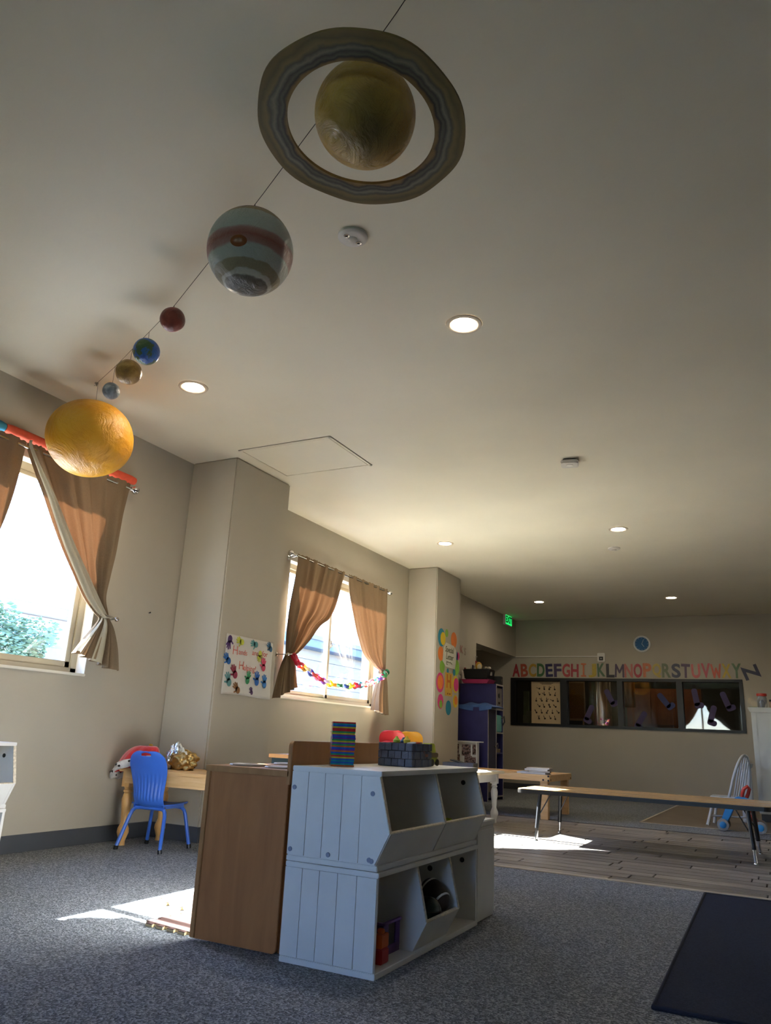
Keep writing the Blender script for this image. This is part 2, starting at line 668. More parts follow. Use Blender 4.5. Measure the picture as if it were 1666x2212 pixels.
# access hatch in the ceiling: recessed rim and a panel set in it
hx0, hx1, hy0, hy1 = -3.76, -2.897, 4.52, 5.20
m = MB()
for a in ((hx0, hx1, hy0, hy0 + .022), (hx0, hx1, hy1 - .022, hy1), (hx0, hx0 + .022, hy0, hy1), (hx1 - .022, hx1, hy0, hy1)):
    m.box(a[0], a[1], a[2], a[3], ZC - 0.006, ZC)
hatch = thing('access_hatch', 'flat white square access panel set flush in the ceiling', 'hatch', (hx0, hy0, ZC))
g_ = MB()
for a in ((hx0, hx1, hy0 - .006, hy0), (hx0, hx1, hy1, hy1 + .006), (hx0 - .006, hx0, hy0, hy1), (hx1, hx1 + .006, hy0, hy1), (hx0 + .022, hx1 - .022, hy0 + .022, hy0 + .028), (hx1 - .028, hx1 - .022, hy0 + .022, hy1 - .022)):
    g_.box(a[0], a[1], a[2], a[3], ZC - 0.001, ZC)
obj('shadow_gap', g_, mat('gap_dark', '#6a6459', .8), hatch, loc=(-hx0, -hy0, -ZC))
obj('rim', m, M_CEIL, hatch, loc=(-hx0, -hy0, -ZC), bevel=0.001)
obj('panel', MB().box(hx0 + .028, hx1 - .028, hy0 + .028, hy1 - .028, ZC - 0.004, ZC), M_CEIL, hatch, loc=(-hx0, -hy0, -ZC))


# ------------------------------------------------------------------ windows (built along local y, room side +x)
def window(name, w, loc, rz=0.0):
    r = sempty(name, loc, rz)
    h = w / 2
    fx0, fx1 = -0.17, -0.09
    fw = 0.055
    f = MB().box(fx0, fx1, -h, h, WZ0, WZ0 + fw).box(fx0, fx1, -h, h, WZ1 - fw, WZ1).box(fx0, fx1, -h, -h + fw, WZ0, WZ1).box(fx0, fx1, h - fw, h, WZ0, WZ1)
    obj('window_frame', f, M_TAN, r, bevel=0.004)
    s = MB()
    for y0, y1, xo in ((-h + fw, 0.03, -0.015), (-0.03, h - fw, 0.012)):
        a, b = fx0 + 0.02 + xo, fx0 + 0.055 + xo
        sw = 0.042
        sm_ = MB().box(a, b, y0, y1, WZ0 + fw, WZ0 + fw + sw).box(a, b, y0, y1, WZ1 - fw - 0.03, WZ1 - fw).box(a, b, y0, y0 + sw, WZ0 + fw, WZ1 - fw).box(a, b, y1 - sw, y1, WZ0 + fw, WZ1 - fw)
        sh = obj('sash', sm_, M_TAN, r, bevel=0.003)
        obj('pane', MB().box((a + b) / 2 - .002, (a + b) / 2 + .002, y0 + sw, y1 - sw, WZ0 + fw + sw, WZ1 - fw - .03), M_GLASS, sh)
    obj('latch', MB().box(-0.105, -0.085, -0.012, 0.012, 1.70, 1.78).box(-0.085, -0.07, -0.008, 0.008, 1.715, 1.74), M_TAN, r, bevel=0.003)
    obj('window_sill', MB().box(-0.09, 0.012, -h - 0.0, h + 0.0, WZ0 - 0.0, WZ0 + 0.018), M_REVEAL, r, bevel=0.004)
    rv = MB().box(-0.09, 0.0, h - 0.006, h, WZ0, WZ1).box(-0.09, 0.0, -h, -h + 0.006, WZ0, WZ1).box(-0.09, 0.0, -h, h, WZ1 - 0.006, WZ1)
    obj('reveal', rv, M_REVEAL, r)
    return r


W1C, W2C = sum(W1) / 2 , sum(W2) / 2
window('window_1', W1[1] - W1[0], (XL, W1C, 0))
window('window_2', W2[1] - W2[0], (XL, W2C, 0))
window('window_4', B1[1] - B1[0], (sum(B1) / 2, YB, 0), PI / 2)

window('window_fill', B_FILL[1] - B_FILL[0], (sum(B_FILL) / 2, YB, 0), PI / 2)  # added unseen window, lets extra blue sky light onto the cubby


# ------------------------------------------------------------------ curtains
def curtain(name, label, rows, loc, yc, nf=7, x0=0.09, amp=0.022, seed=1, rz=0.0, lining=None, flip=False, group=None):
    """rows: (y_in, z_in, y_out, z_out, depth, amp factor); local: y - yc, x from wall"""
    t = thing(name, label, 'curtain', loc, rz, group)
    rg = random.Random(seed)
    ph = [rg.uniform(0, 6.28) for _ in range(6)]

    def f(u, v):
        yi, zi, yo, zo, dx, af = interp(rows, v)
        s = u + 0.02 * math.sin(2 * PI * u * 3 + ph[0])
        y = yi + (yo - yi) * s
        z = zi + (zo - zi) * u
        a = amp * max(af, 0.1)
        x = x0 + dx + a * (math.sin(2 * PI * nf * u + ph[1] + 0.8 * math.sin(3 * v + ph[2])) + 0.35 * math.sin(2 * PI * nf * 2.3 * u + ph[3] + 2 * v))
        if v < 0.06:
            x += 0.004 * math.sin(2 * PI * 34 * u)
            z += 0.004 * math.sin(2 * PI * 21 * u + ph[4])
        return (x, y - yc, z)
    obj('panel', MB().grid(f, 90, 64), M_CURT, t, smooth=70)
    if lining:
        def g(u, v):
            v = v * 9.0 / 12.0
            yi, zi, yo, zo, dx, af = interp(rows, v)
            wd = interp(lining, v)[0]
            y = yi - 0.004 + wd * u * (1 if yo > yi else -1)
            z = zi + (zo - zi) * (wd * u / max(abs(yo - yi), 0.05))
            x = x0 + dx + 0.032 + 0.016 * math.sin(PI * u) + 0.008 * math.sin(2 * PI * 2.2 * u + 4 * v) + 0.006 * math.sin(9 * v)
            return (x, y - yc, z)
        o = obj('lining', MB().grid(g, 18, 60), M_LINING, t, smooth=70)
        o['label'] = 'cream lining folded outward along the inner edge'

        def tail(u, v):
            v = (9.0 + 3.0 * v) / 12.0
            yi, zi, yo, zo, dx, af = interp(rows, v)
            k = .34 + .26 * u
            w_ = (v - .75) / .25
            return (x0 + dx + .02 + .035 * w_ ** .5 * (1 - (2 * u - 1) ** 2) + .012 * w_, yi + (yo - yi) * k - yc, zi + (zo - zi) * k - .012 * w_)
        obj('tail_lining', MB().grid(tail, 10, 20), M_LINING, t, smooth=70)
        def tail2(u, v):
            v = (9.0 + 3.0 * v) / 12.0
            yi, zi, yo, zo, dx, af = interp(rows, v)
            k = -.04 + .10 * u
            w_ = (v - .75) / .25
            return (x0 + dx + .03 + .03 * w_ ** .5 * math.sin(PI * u), yi + (yo - yi) * k - yc, zi + (zo - zi) * k + .004)
        obj('tail_lining', MB().grid(tail2, 6, 20), M_LINING, t, smooth=70)
    return t


R_C1R = [(2.992, 2.535, 3.895, 2.535, 0, .5), (2.995, 2.49, 3.89, 2.49, 0, .6), (3.09, 2.35, 3.878, 2.38, 0, .8), (3.182, 2.223, 3.866, 2.28, 0, .9),
         (3.29, 2.06, 3.858, 2.12, 0, 1), (3.40, 1.906, 3.85, 1.97, 0, 1), (3.528, 1.751, 3.83, 1.80, 0, 1), (3.64, 1.62, 3.82, 1.65, 0, .9),
         (3.755, 1.53, 3.865, 1.545, 0, .6), (3.80, 1.50, 3.885, 1.51, 0, .5), (3.77, 1.44, 3.93, 1.44, 0, 1), (3.69, 1.34, 3.965, 1.31, .01, 1.6), (3.617, 1.245, 3.985, 1.155, .02, 2.0)]
curtain('curtain', 'taupe curtain with cream lining tied back beside the yellow sun model', R_C1R, (XL, W1C, 0), W1C, 5, seed=3,
        lining=[(.01,), (.02,), (.045,), (.07,), (.09,), (.105,), (.115,), (.115,), (.08,), (.06,), (.05,), (.05,), (.05,)])
R_C1L = [(2.985, 2.535, 2.03, 2.535, 0, .5), (2.985, 2.49, 2.03, 2.49, 0, .6), (2.98, 2.30, 2.03, 2.30, 0, .8), (2.968, 2.15, 2.035, 2.15, 0, .9), (2.945, 2.0, 2.04, 2.0, 0, 1),
         (2.915, 1.87, 2.045, 1.87, 0, 1), (2.885, 1.7, 2.05, 1.7, 0, 1), (2.895, 1.5, 2.05, 1.5, 0, 1), (2.90, 1.35, 2.05, 1.3, 0, 1), (2.905, 1.195, 2.05, .55, 0, 1.1)]
curtain('curtain', 'taupe curtain cut off by the left picture edge below the blue foam tube', R_C1L, (XL, W1C, 0), W1C, 6, seed=5)
R_C2L = [(7.16, 2.525, 6.20, 2.525, 0, .5), (7.15, 2.48, 6.20, 2.48, 0, .6), (7.09, 2.36, 6.19, 2.36, 0, .8), (7.05, 2.25, 6.17, 2.25, 0, .9), (6.98, 2.10, 6.15, 2.12, 0, 1),
         (6.87, 1.96, 6.13, 2.0, 0, 1), (6.68, 1.85, 6.125, 1.86, 0, 1), (6.50, 1.68, 6.125, 1.72, 0, 1), (6.315, 1.54, 6.13, 1.56, .0, .7), (6.225, 1.49, 6.12, 1.50, 0, .5),
         (6.27, 1.42, 6.06, 1.40, .01, .9), (6.305, 1.32, 6.01, 1.25, .01, 1.2), (6.33, 1.22, 5.96, 1.08, .02, 1.4)]
c2l = curtain('curtain', 'taupe curtain nearest the handprint poster swept to its tieback', R_C2L, (XL, W2C, 0), W2C, 5, seed=8)
R_C2R = [(7.235, 2.525, 8.19, 2.525, 0, .5), (7.235, 2.48, 8.19, 2.48, 0, .6), (7.265, 2.36, 8.19, 2.36, 0, .8), (7.32, 2.25, 8.19, 2.25, 0, .9), (7.41, 2.10, 8.195, 2.12, 0, 1),
         (7.49, 1.96, 8.20, 2.0, 0, 1), (7.57, 1.85, 8.20, 1.86, 0, 1), (7.72, 1.68, 8.205, 1.72, 0, 1), (7.96, 1.575, 8.21, 1.58, 0, .7), (8.10, 1.525, 8.205, 1.53, 0, .5),
         (8.04, 1.42, 8.235, 1.42, .01, .9), (7.98, 1.25, 8.245, 1.25, .01, 1.4), (7.94, 1.075, 8.25, 1.03, .02, 1.8)]
c2r = curtain('curtain', 'taupe curtain beside the far pilaster, right of the window with the paper chain', R_C2R, (XL, W2C, 0), W2C, 5, seed=11)
dup(c2l, (sum(B1) / 2, YB, 0), PI / 2, 'taupe curtain on the window behind the camera, panel farther from the left wall')
dup(c2r, (sum(B1) / 2, YB, 0), PI / 2, 'taupe curtain on the window behind the camera, panel nearer the left wall')


def curtain_rod(label, y0, y1, yc, loc, rz=0.0):
    t = thing('curtain_rod', label, 'curtain rod', loc, rz)
    x, z = 0.085, 2.50
    obj('rod', MB().tube([(x, y0 - yc + .03, z), (x, y1 - yc - .03, z)], 0.010, 10), M_STEEL, t, smooth=40)
    for s, y in ((1, y0 - yc), (-1, y1 - yc)):
        prof = [(0.008, 0), (0.014, .004), (0.014, .010), (0.009, .014), (0.014, .020), (0.026, .030), (0.032, .046), (0.027, .062), (0.012, .073), (0.002, .075)]
        M = Matrix.Translation((x, y + s * .03, z)) @ Matrix.Rotation(s * PI / 2, 4, 'X')
        fi = obj('finial', MB().lathe(prof, (0, 0, 0), 16, M), M_CHROME, t, smooth=50)
        obj('bracket', MB().tube([(0, y + s * .07, z - .02), (x, y + s * .07, z - .012)], .007, 8).box(0, .006, y + s * .07 - .015, y + s * .07 + .015, z - .05, z + .01), M_STEEL, t, smooth=40)
    return t


curtain_rod('steel curtain rod with glass-like ball ends under the orange foam tube', 1.95, 3.95, W1C, (XL, W1C, 0))
rod2 = curtain_rod('steel curtain rod over the window with the paper chain', 6.09, 8.25, W2C, (XL, W2C, 0))
dup(rod2, (sum(B1) / 2, YB, 0), PI / 2, 'steel curtain rod on the wall behind the camera, left-hand window')


def tieback(label, y, z, s, yc, loc, rz=0.0):
    t = thing('curtain_tieback', label, 'tieback', loc, rz)
    yl = y - yc
    obj('hook', MB().tube([(0, yl + s * .07, z), (.06, yl + s * .065, z), (.125, yl + s * .05, z + .003), (.145, yl, z + .006), (.14, yl - s * .05, z + .012), (.12, yl - s * .085, z + .016)], .006, 8), M_STEEL, t, smooth=60)
    obj('knob', MB().ball((.13, yl + s * .062, z), .017, 14, 8), M_CHROME, t, smooth=60)
    obj('wall_plate', MB().lathe([(.018, 0), (.018, .006), (.01, .012)], (0, 0, 0), 14, T3(0, yl + s * .07, z) @ Matrix.Rotation(PI / 2, 4, 'Y')), M_STEEL, t, smooth=40)
    return t


tieback('metal tieback hook holding the curtain under the yellow sun model', 3.865, 1.51, 1, W1C, (XL, W1C, 0))
tieback('metal tieback hook at the handprint-poster end of the paper chain', 6.16, 1.505, -1, W2C, (XL, W2C, 0))
tieback('metal tieback hook at the far end of the paper chain', 8.16, 1.53, 1, W2C, (XL, W2C, 0))

# foam tubes resting on the first curtain rod
def noodle(label, y0, y1, col, mn):
    n = 26
    mb = MB()
    pts = [(XL + 0.062, y0 + (y1 - y0) * i / n, 2.574 + 0.0012 * math.sin(i * .5)) for i in range(n + 1)]
    rs = [0.034] * (n + 1)
    rs[0] = rs[-1] = 0.028
    mb.tube(pts, rs, 16)
    return tag(obj('foam_tube', mb, mat(mn, col, .7, .08, 30, .1, 200), smooth=50), label, 'foam tube')


noodle('orange foam tube lying on the curtain rod behind the yellow sun model', 2.842, 3.965, '#e0583a', 'orange_foam')
noodle('blue foam tube end at the left picture edge', 2.0, 2.838, '#2f86a8', 'blue_foam')

# paper chain across the second window
chain_pts = [(6.165, 1.512), (6.235, 1.446), (6.408, 1.391), (6.677, 1.320), (6.909, 1.287), (7.198, 1.290), (7.501, 1.322), (7.768, 1.369), (8.047, 1.46), (8.165, 1.535)]
ch = thing('paper_chain', 'multicoloured paper chain hanging across the window between two tiebacks', 'paper chain', (XL + .15, 6.165, 1.512))
cols = ['#c01f3a', '#d8284a', '#e23b52', '#f0b030', '#f2efe6', '#2b2f78', '#e8503a', '#f07fa0', '#c93a4a', '#7a3a98', '#f2efe6', '#f0c020', '#e8a020', '#f2efe6', '#2f7a4a', '#f2efe6',
        '#2b3a88', '#8cb848', '#e8c030', '#c83a38', '#a83050', '#2a6a78', '#f2efe6', '#d84a40', '#f4eeee', '#c83a50', '#f2efe6', '#2f8a6a', '#7a58b0', '#d83a70', '#2f8a4a', '#2f7a50']
dense = []
for i in range(200):
    dense.append(interp(chain_pts, i / 199))
cum = [0]
for a, b in zip(dense, dense[1:]):
    cum.append(cum[-1] + math.hypot(b[0] - a[0], b[1] - a[1]))
for k in range(len(cols)):
    s = cum[-1] * (k + .5) / len(cols)
    j = next(i for i, c in enumerate(cum) if c >= s)
    y, z = dense[j]
    y2, z2 = dense[min(j + 1, 199)]
    y1, z1 = dense[max(j - 1, 0)]
    ang = math.atan2(z2 - z1, y2 - y1)
    mb = MB()
    n = 16
    rr, ww = 0.042, 0.017
    vs, fs = [], []
    for i in range(n):
        t_ = 2 * PI * i / n
        vs += [(rr * math.cos(t_), -ww, .8 * rr * math.sin(t_)), (rr * math.cos(t_), ww, .8 * rr * math.sin(t_))]
    for i in range(n):
        j2 = (i + 1) % n
        fs.append((2 * i, 2 * j2, 2 * j2 + 1, 2 * i + 1))
    # local x along chain, ring normal y -> twist alternately
    tw = 0.35 if k % 2 else 1.45
    Mx = Matrix(((0, 1, 0), (math.cos(ang), 0, -math.sin(ang)), (math.sin(ang), 0, math.cos(ang)))).to_4x4()
    mb.add(vs, fs, T3(0.0, y - 6.165, z - 1.512) @ Mx @ Matrix.Rotation(tw + RNG.uniform(-.3, .3), 4, 'X'))
    obj('link', mb, mat('chain_' + cols[k][1:], cols[k], .6, .05), ch, solid=0.0012, smooth=60)

# ------------------------------------------------------------------ outdoors
M_STUCCO = mat('pale_stucco', '#847f7c', .9, .06, 2.0)
M_STUCCO2 = mat('shade_stucco', '#6a6664', .9, .06, 2.0)
M_ROOFT = mat('roof_shingle', '#66686c', .9, .15, 12.0)
M_SIDING = mat('pale_siding', '#7c7c7c', .8, .05, 3.0)
M_DKWIN = mat('far_window_glass', '#55728c', .15, .1)
M_LEAF = mat('leaf', '#56705a', .7, .3, 6.0, rnd=.2)
M_BARK = mat('bark', '#6a5a48', .9, .2, 10)
tag(struct('ground', MB().box(-120, XL - TH, -60, 90, -0.35, -0.25), mat('outdoor_ground', '#9b9a94', .9, .15, .4)), 'pale pavement outside', 'ground')
struct('ground_back', MB().box(-40, 40, -120, YB - TH, -0.35, -0.25), mat('outdoor_lawn', '#4a5a44', .95, .2, 2.0))

b1 = thing('apartment_building', 'pale two storey building seen through the near window behind a tree', 'building', (-28, 19, -.25))
obj('wall', MB().box(-8, 0, -14, 4.5, 0, 5.45), M_STUCCO, b1)
obj('parapet', MB().box(-8.1, .25, -14.2, 4.7, 5.25, 5.75), M_STUCCO2, b1, bevel=.03)
obj('floor_band', MB().box(-.1, .35, -14, 4.6, 2.85, 3.15), M_STUCCO, b1, bevel=.02)
for k, (y0, y1, z0, z1) in enumerate(((2.0, 2.9, 4.1, 4.95), (3.1, 3.9, 3.4, 4.9), (-.6, .6, 3.9, 4.9), (-3, -1.8, 3.9, 4.9), (2.6, 3.4, .9, 2.5), (.2, 1.6, .9, 2.4), (-6, -4.6, 3.9, 4.9))):
    wd = obj('window', MB().box(-.05, .06, y0, y1, z0, z1), M_STUCCO, b1)
    obj('pane', MB().box(-.02, .08, y0 + .08, (y0 + y1) / 2 - .03, z0 + .08, z1 - .08).box(-.02, .08, (y0 + y1) / 2 + .03, y1 - .08, z0 + .08, z1 - .08), M_DKWIN, wd)
obj('balcony_wall', MB().box(-.1, 1.4, 1.4, 4.6, 3.0, 3.9), M_STUCCO2, b1, bevel=.02)
obj('column', MB().box(1.1, 1.4, 4.3, 4.6, 0, 5.3), M_STUCCO, b1, bevel=.02)

b2 = thing('neighbour_house', 'low pale house with grey roof seen through the window with the paper chain', 'house', (-10, 14, -.25))
obj('wall', MB().box(-3, 0, -1.4, 12, 0, 2.95), M_SIDING, b2)
for k in range(10):
    obj('siding_board', MB().box(-.01, .03, -1.4, 12, .3 * k, .3 * k + .285), M_SIDING, b2)
obj('fascia', MB().box(-.1, .45, -1.6, 12.3, 2.92, 3.14), mat('fascia_paint', '#4c6078', .7), b2, bevel=.01)
obj('roof', MB().prism([(.5, 3.1), (.5, 3.2), (-3.2, 4.6), (-3.2, 4.45)], -1.7, 12.4, 'y'), M_ROOFT, b2)


def tree(label, loc, h, r, n, seed):
    t = thing('tree', label, 'tree', loc)
    rg = random.Random(seed)
    tr = MB().tube([(0, 0, 0), (.05, .02, h * .35), (-.03, .05, h * .7)], [.16, .11, .05], 8)
    for k in range(6):
        a = rg.uniform(0, 6.28)
        tr.tube([(0, 0, h * (.35 + .05 * k)), (r * .5 * math.cos(a), r * .5 * math.sin(a), h * (.55 + .05 * k))], [.05, .015], 6)
    obj('trunk', tr, M_BARK, t)
    lf = MB()
    for k in range(n):
        while True:
            p = Vector((rg.uniform(-1, 1), rg.uniform(-1, 1), rg.uniform(-1, 1)))
            if p.length < 1 and p.length > .3:
                break
        lob = 1 + .25 * math.sin(4 * p.x + 3 * p.y) * math.cos(5 * p.z)
        c = Vector((p.x * r * lob, p.y * r * lob, h * .68 + p.z * h * .34 * lob))
        s = rg.uniform(.035, .09)
        q = Matrix.Rotation(rg.uniform(0, 6.28), 4, 'Z') @ Matrix.Rotation(rg.uniform(0, 3.1), 4, 'X')
        lf.add([(-s, 0, 0), (0, -s * .5, .02), (s, 0, 0), (0, s * .5, .02)], [(0, 1, 2, 3)], T3(*c) @ q)
    o = obj('foliage', lf, M_LEAF, t)
    o['kind'] = 'stuff'
    return t


tree('leafy green tree outside the near window in front of the pale building', (-14, 9.9, -.25), 3.2, 1.25, 8000, 2)
tree('green tree outside beyond the window behind the camera', (-.7, -16, -.25), 4.2, 2.0, 2500, 4)

# ------------------------------------------------------------------ cubby storage units
PROF_UP = [(-1.72, .018), (-1.345, .018), (-1.289, .128), (-1.338, .318), (-1.72, .318)]      # x,z of a slanted bin side, z from unit base


def hole_discs(mb, pts):
    for p in pts:
        mb.lathe([(.011, 0), (.011, .003), (.008, .004)], (0, 0, 0), 14, T3(*p) @ Matrix.Rotation(PI / 2, 4, 'X'))


def boards(parent, xs, z0, z1, y, clip=None, t=.006, front=None):
    """vertical tongue-and-groove boards on a side panel facing -y"""
    for i in range(len(xs) - 1):
        a, b = xs[i] + .0012, xs[i + 1] - .0012
        if front and i == len(xs) - 2:
            poly = [(a, z0)] + front + [(a, z1)]
        else:
            poly = [(a, z0), (b, z0), (b, z1), (a, z1)]
        obj('board', MB().prism(poly, y, y + t, 'y'), M_WHITE, parent)


def cubby_upper(label, dy, z, rx, parts_boards=True, rz=0.0, loc=None):
    """unit running along +y from y=0 to .998; x measured from the photo unit (front +x)"""
    t = thing('toy_cubby', label, 'cubby', loc or (-1.53, 2.587, z), rz)
    ox = 1.53
    L = .998
    P = [(x + ox, zz) for x, zz in PROF_UP]
    th = .016
    bx = -1.72 + ox
    sp = obj('side_panel', MB().prism(P, .006, th, 'y'), M_WHITE, t, bevel=.001)
    xs = [bx, -1.644 + ox, -1.570 + ox, -1.493 + ox, -1.414 + ox, -1.345 + ox]
    boards(sp, xs, .022, .316, 0, front=[(-1.346 + ox, .022), (-1.292 + ox, .128), (-1.339 + ox, .316)])
    for px, pz in ((-1.705, .258), (-1.365, .258), (-1.705, .040), (-1.538, .036), (-1.368, .036), (-1.358, .033)):
        obj('felt_pad', MB().lathe([(.0085, 0), (.0085, .003), (.006, .004)], (0, 0, 0), 14, T3(px + ox, 0, pz) @ Matrix.Rotation(PI / 2, 4, 'X')), mat('grey_felt', '#8d93a5', .8), sp)
    obj('side_panel', MB().prism(P, L - th, L, 'y'), M_WHITE, t, bevel=.001)
    obj('divider', MB().prism([(x if x < 0 else x - .004, zz) for x, zz in P], .505, .505 + .014, 'y'), M_WHITE, t, bevel=.001)
    for ya, yb in ((.0, th), (.505, .519), (L - th, L)):
        obj('chipped_edge', MB().prism([(-1.2885 + ox, .128), (-1.3375 + ox, .317), (-1.3405 + ox, .317), (-1.2925 + ox, .128)], ya - .0005, yb + .0005, 'y'), M_CHIP, t)
    obj('back_panel', MB().box(bx, bx + .008, th, L - th, .018, .318), M_WHITE, t)
    bot = obj('bottom_panel', MB().box(bx, -1.335 + ox, 0, L, 0, .018), M_WHITE, t, bevel=.002)
    top = obj('top_panel', MB().box(bx, -1.332 + ox, 0, L, .318, .336), M_WHITE, t, bevel=.002)
    # slanted bin fronts
    for y0, y1 in ((th, .505), (.519, L - th)):
        q = [(-1.345 + ox, .018), (-1.289 + ox, .128), (-1.301 + ox, .131), (-1.359 + ox, .022)]
        fr = obj('bin_front', MB().prism(q, y0, y1, 'y'), M_WHITE, t)
        obj('chipped_edge', MB().prism([(-1.2885 + ox, .1265), (-1.2895 + ox, .1305), (-1.3012 + ox, .1335), (-1.3022 + ox, .1305)], y0, y1, 'y'), M_CHIP, fr)
        obj('bin_floor', MB().box(bx + .008, -1.352 + ox, y0, y1, .018, .024), M_WHITE, t)
    mb = MB()
    hole_discs(mb, [(-1.40 + ox, L - th, .265)])
    obj('cable_hole', mb, M_BLACK, t)
    return t


def cubby_lower(label, loc, rz=0.0):
    t = thing('toy_cubby', label, 'cubby', loc, rz)
    ox = 1.53
    L = .998
    th = .016
    bx, fx = -1.72 + ox, -1.333 + ox
    sp = obj('side_panel', MB().box(bx, fx, .006, th, .02, .318), M_WHITE, t, bevel=.001)
    boards(sp, [bx, -1.644 + ox, -1.570 + ox, -1.493 + ox, -1.414 + ox, fx], .022, .316, 0)
    obj('side_panel', MB().box(bx, fx, L - th, L, .02, .318), M_WHITE, t, bevel=.001)
    obj('back_panel', MB().box(bx, bx + .008, th, L - th, .02, .318), M_WHITE, t)
    obj('bottom_panel', MB().box(bx, -1.328 + ox, 0, L, 0, .02), M_WHITE, t, bevel=.002)
    obj('top_panel', MB().box(bx, -1.328 + ox, 0, L, .318, .335), M_WHITE, t, bevel=.002)
    # middle tilted bin between two slanted dividers
    for y in (.340, .664):
        q = [(bx, .02), (-1.345 + ox, .02), (-1.289 + ox, .125), (-1.335 + ox, .318), (bx, .318)]
        dv = obj('divider', MB().prism(q, y, y + .012, 'y'), M_WHITE, t, bevel=.001)
        obj('chipped_edge', MB().prism([(-1.2885 + ox, .127), (-1.3345 + ox, .317), (-1.3375 + ox, .317), (-1.2925 + ox, .127)], y - .0006, y + .0126, 'y'), M_CHIP, dv)
    q = [(-1.345 + ox, .02), (-1.289 + ox, .125), (-1.301 + ox, .128), (-1.359 + ox, .024)]
    fr = obj('bin_front', MB().prism(q, .352, .664, 'y'), M_WHITE, t)
    obj('chipped_edge', MB().prism([(-1.2885 + ox, .1235), (-1.2895 + ox, .1275), (-1.3012 + ox, .1305), (-1.3022 + ox, .1275)], .352, .664, 'y'), M_CHIP, fr)
    mb = MB()
    hole_discs(mb, [(-1.40 + ox, L - th, .265), (-1.42 + ox, .66, .265)])
    obj('cable_hole', mb, M_BLACK, t)
    return t


CUB = (-1.53, 2.587)
cu = cubby_upper('white two-bin toy cubby on top of its stack, carrying the tile tower', 0, .336, 0, loc=(CUB[0], CUB[1], .3375))
cl = cubby_lower('white toy cubby standing on the carpet, bottom of its stack', (CUB[0], CUB[1], 0))
dup(cu, (-3.955, 1.935, .3375), 0, 'white toy cubby cut by the left picture edge, on top of its stack')
dup(cl, (-3.955, 1.935, 0), 0, 'white toy cubby cut by the left picture edge, under another cubby')
# low white box at the far end of the cubby
t = thing('storage_box', 'low white storage chest behind the far end of the cubby stack', 'chest', (-1.53, 3.73, 0))
obj('body', MB().box(-.185, .185, -.13, .115, 0, .405), M_WHITE, t, bevel=.003)
obj('lid', MB().box(-.19, .19, -.135, .123, .405, .43), M_WHITE, t, bevel=.004)
obj('front_panel', MB().box(.185, .191, -.125, .11, .02, .39), M_WHITE, t, bevel=.002)

# toys inside the cubby
t = thing('soccer_ball', 'glossy dark teal ball in the middle bin of the lower cubby', 'ball', (-1.36, 3.105, .082))
tb = NT('teal_ball')
vv = tb.coord('Object')
nz = tb.new('ShaderNodeTexNoise', Scale=7.0, Detail=3.0)
tb.link(vv, nz.inputs['Vector'])
tb.link(tb.ramp(nz.outputs['Fac'], [(.35, lin('#0d1416')), (.6, lin('#24454a')), (.72, lin('#4b7078'))]), tb.b.inputs['Base Color'])
tb.b.inputs['Roughness'].default_value = .12
obj('shell', MB().ball((0, 0, .052), .052, 30, 18), tb.m, t, smooth=60)
obj('seam', MB().tube([(.0522 * math.cos(a * PI / 16), .0522 * math.sin(a * PI / 16), .052) for a in range(33)], .0009, 5), M_DARK, t)
t = thing('football', 'brown toy football with a white stripe beside the teal ball', 'ball', (-1.372, 3.2, .12))
Mf = T3(0, 0, .055) @ Matrix.Rotation(-.35, 4, 'Z') @ Matrix.Rotation(.55, 4, 'Y')
obj('shell', MB().ball((0, 0, 0), (.082, .05, .05), 28, 16, fn=lambda d: 1 - .10 * abs(d.x) ** 4, M=Mf), mat('football_brown', '#2e221c', .5, .2, 30, .2, 200), t, smooth=60)
for s in (-1, 1):
    obj('stripe', MB().lathe([(.0435, -.006), (.0440, 0), (.0420, .006)], (0, 0, 0), 28, Mf @ T3(s * .040, 0, 0) @ Matrix.Rotation(PI / 2, 4, 'Y')), mat('stripe_white', '#d5d2cc', .5), t, smooth=60)
t = thing('toy_bin', 'purple plastic toy crate in the lower cubby left bay', 'toy', (-1.46, 2.86, .0205))
M_PUR = mat('purple_plastic', '#6a4a8e', .4, .05)
mb = MB().box(-.06, .06, -.075, -.069, 0, .11).box(-.06, .06, .069, .075, 0, .11).box(-.06, -.054, -.075, .075, 0, .11).box(.054, .06, -.075, -.03, 0, .11).box(.054, .06, .03, .075, 0, .11).box(.054, .06, -.03, .03, 0, .03).box(-.06, .06, -.075, .075, 0, .005)
obj('crate', mb, M_PUR, t, bevel=.001)
obj('rim', MB().box(-.066, .066, -.081, -.069, .105, .113).box(-.066, .066, .069, .081, .105, .113).box(-.066, -.054, -.081, .081, .105, .113).box(.054, .066, -.081, .081, .105, .113), mat('purple_light', '#8a68b0', .4, .05), t, bevel=.001)
t = thing('toy_block', 'orange and red toy piece in front of the purple crate', 'toy', (-1.375, 2.72, .0205))
obj('base', MB().box(-.02, .02, -.03, .03, 0, .05), mat('red_plastic', '#b3262a', .35, .05), t, bevel=.004)
obj('head', MB().box(-.016, .016, -.026, .034, .05, .095).lathe([(.014, .095), (.014, .11), (.006, .112)], (0, 0, 0), 12), mat('orange_plastic', '#d8641e', .35, .05), t, bevel=.003)
t = thing('toy_brick', 'small lime toy brick in the right bin of the upper cubby', 'toy', (-1.375, 3.33, .362))
M_LIME = mat('lime_plastic', '#a8b82a', .35, .05)
obj('body', MB().box(-.016, .016, -.016, .016, 0, .095), M_LIME, t, bevel=.001)
obj('studs', MB().lathe([(.005, .095), (.005, .101)], (-.008, -.008, 0), 10).lathe([(.005, .095), (.005, .101)], (.008, .008, 0), 10).lathe([(.005, .095), (.005, .101)], (-.008, .008, 0), 10).lathe([(.005, .095), (.005, .101)], (.008, -.008, 0), 10), M_LIME, t)

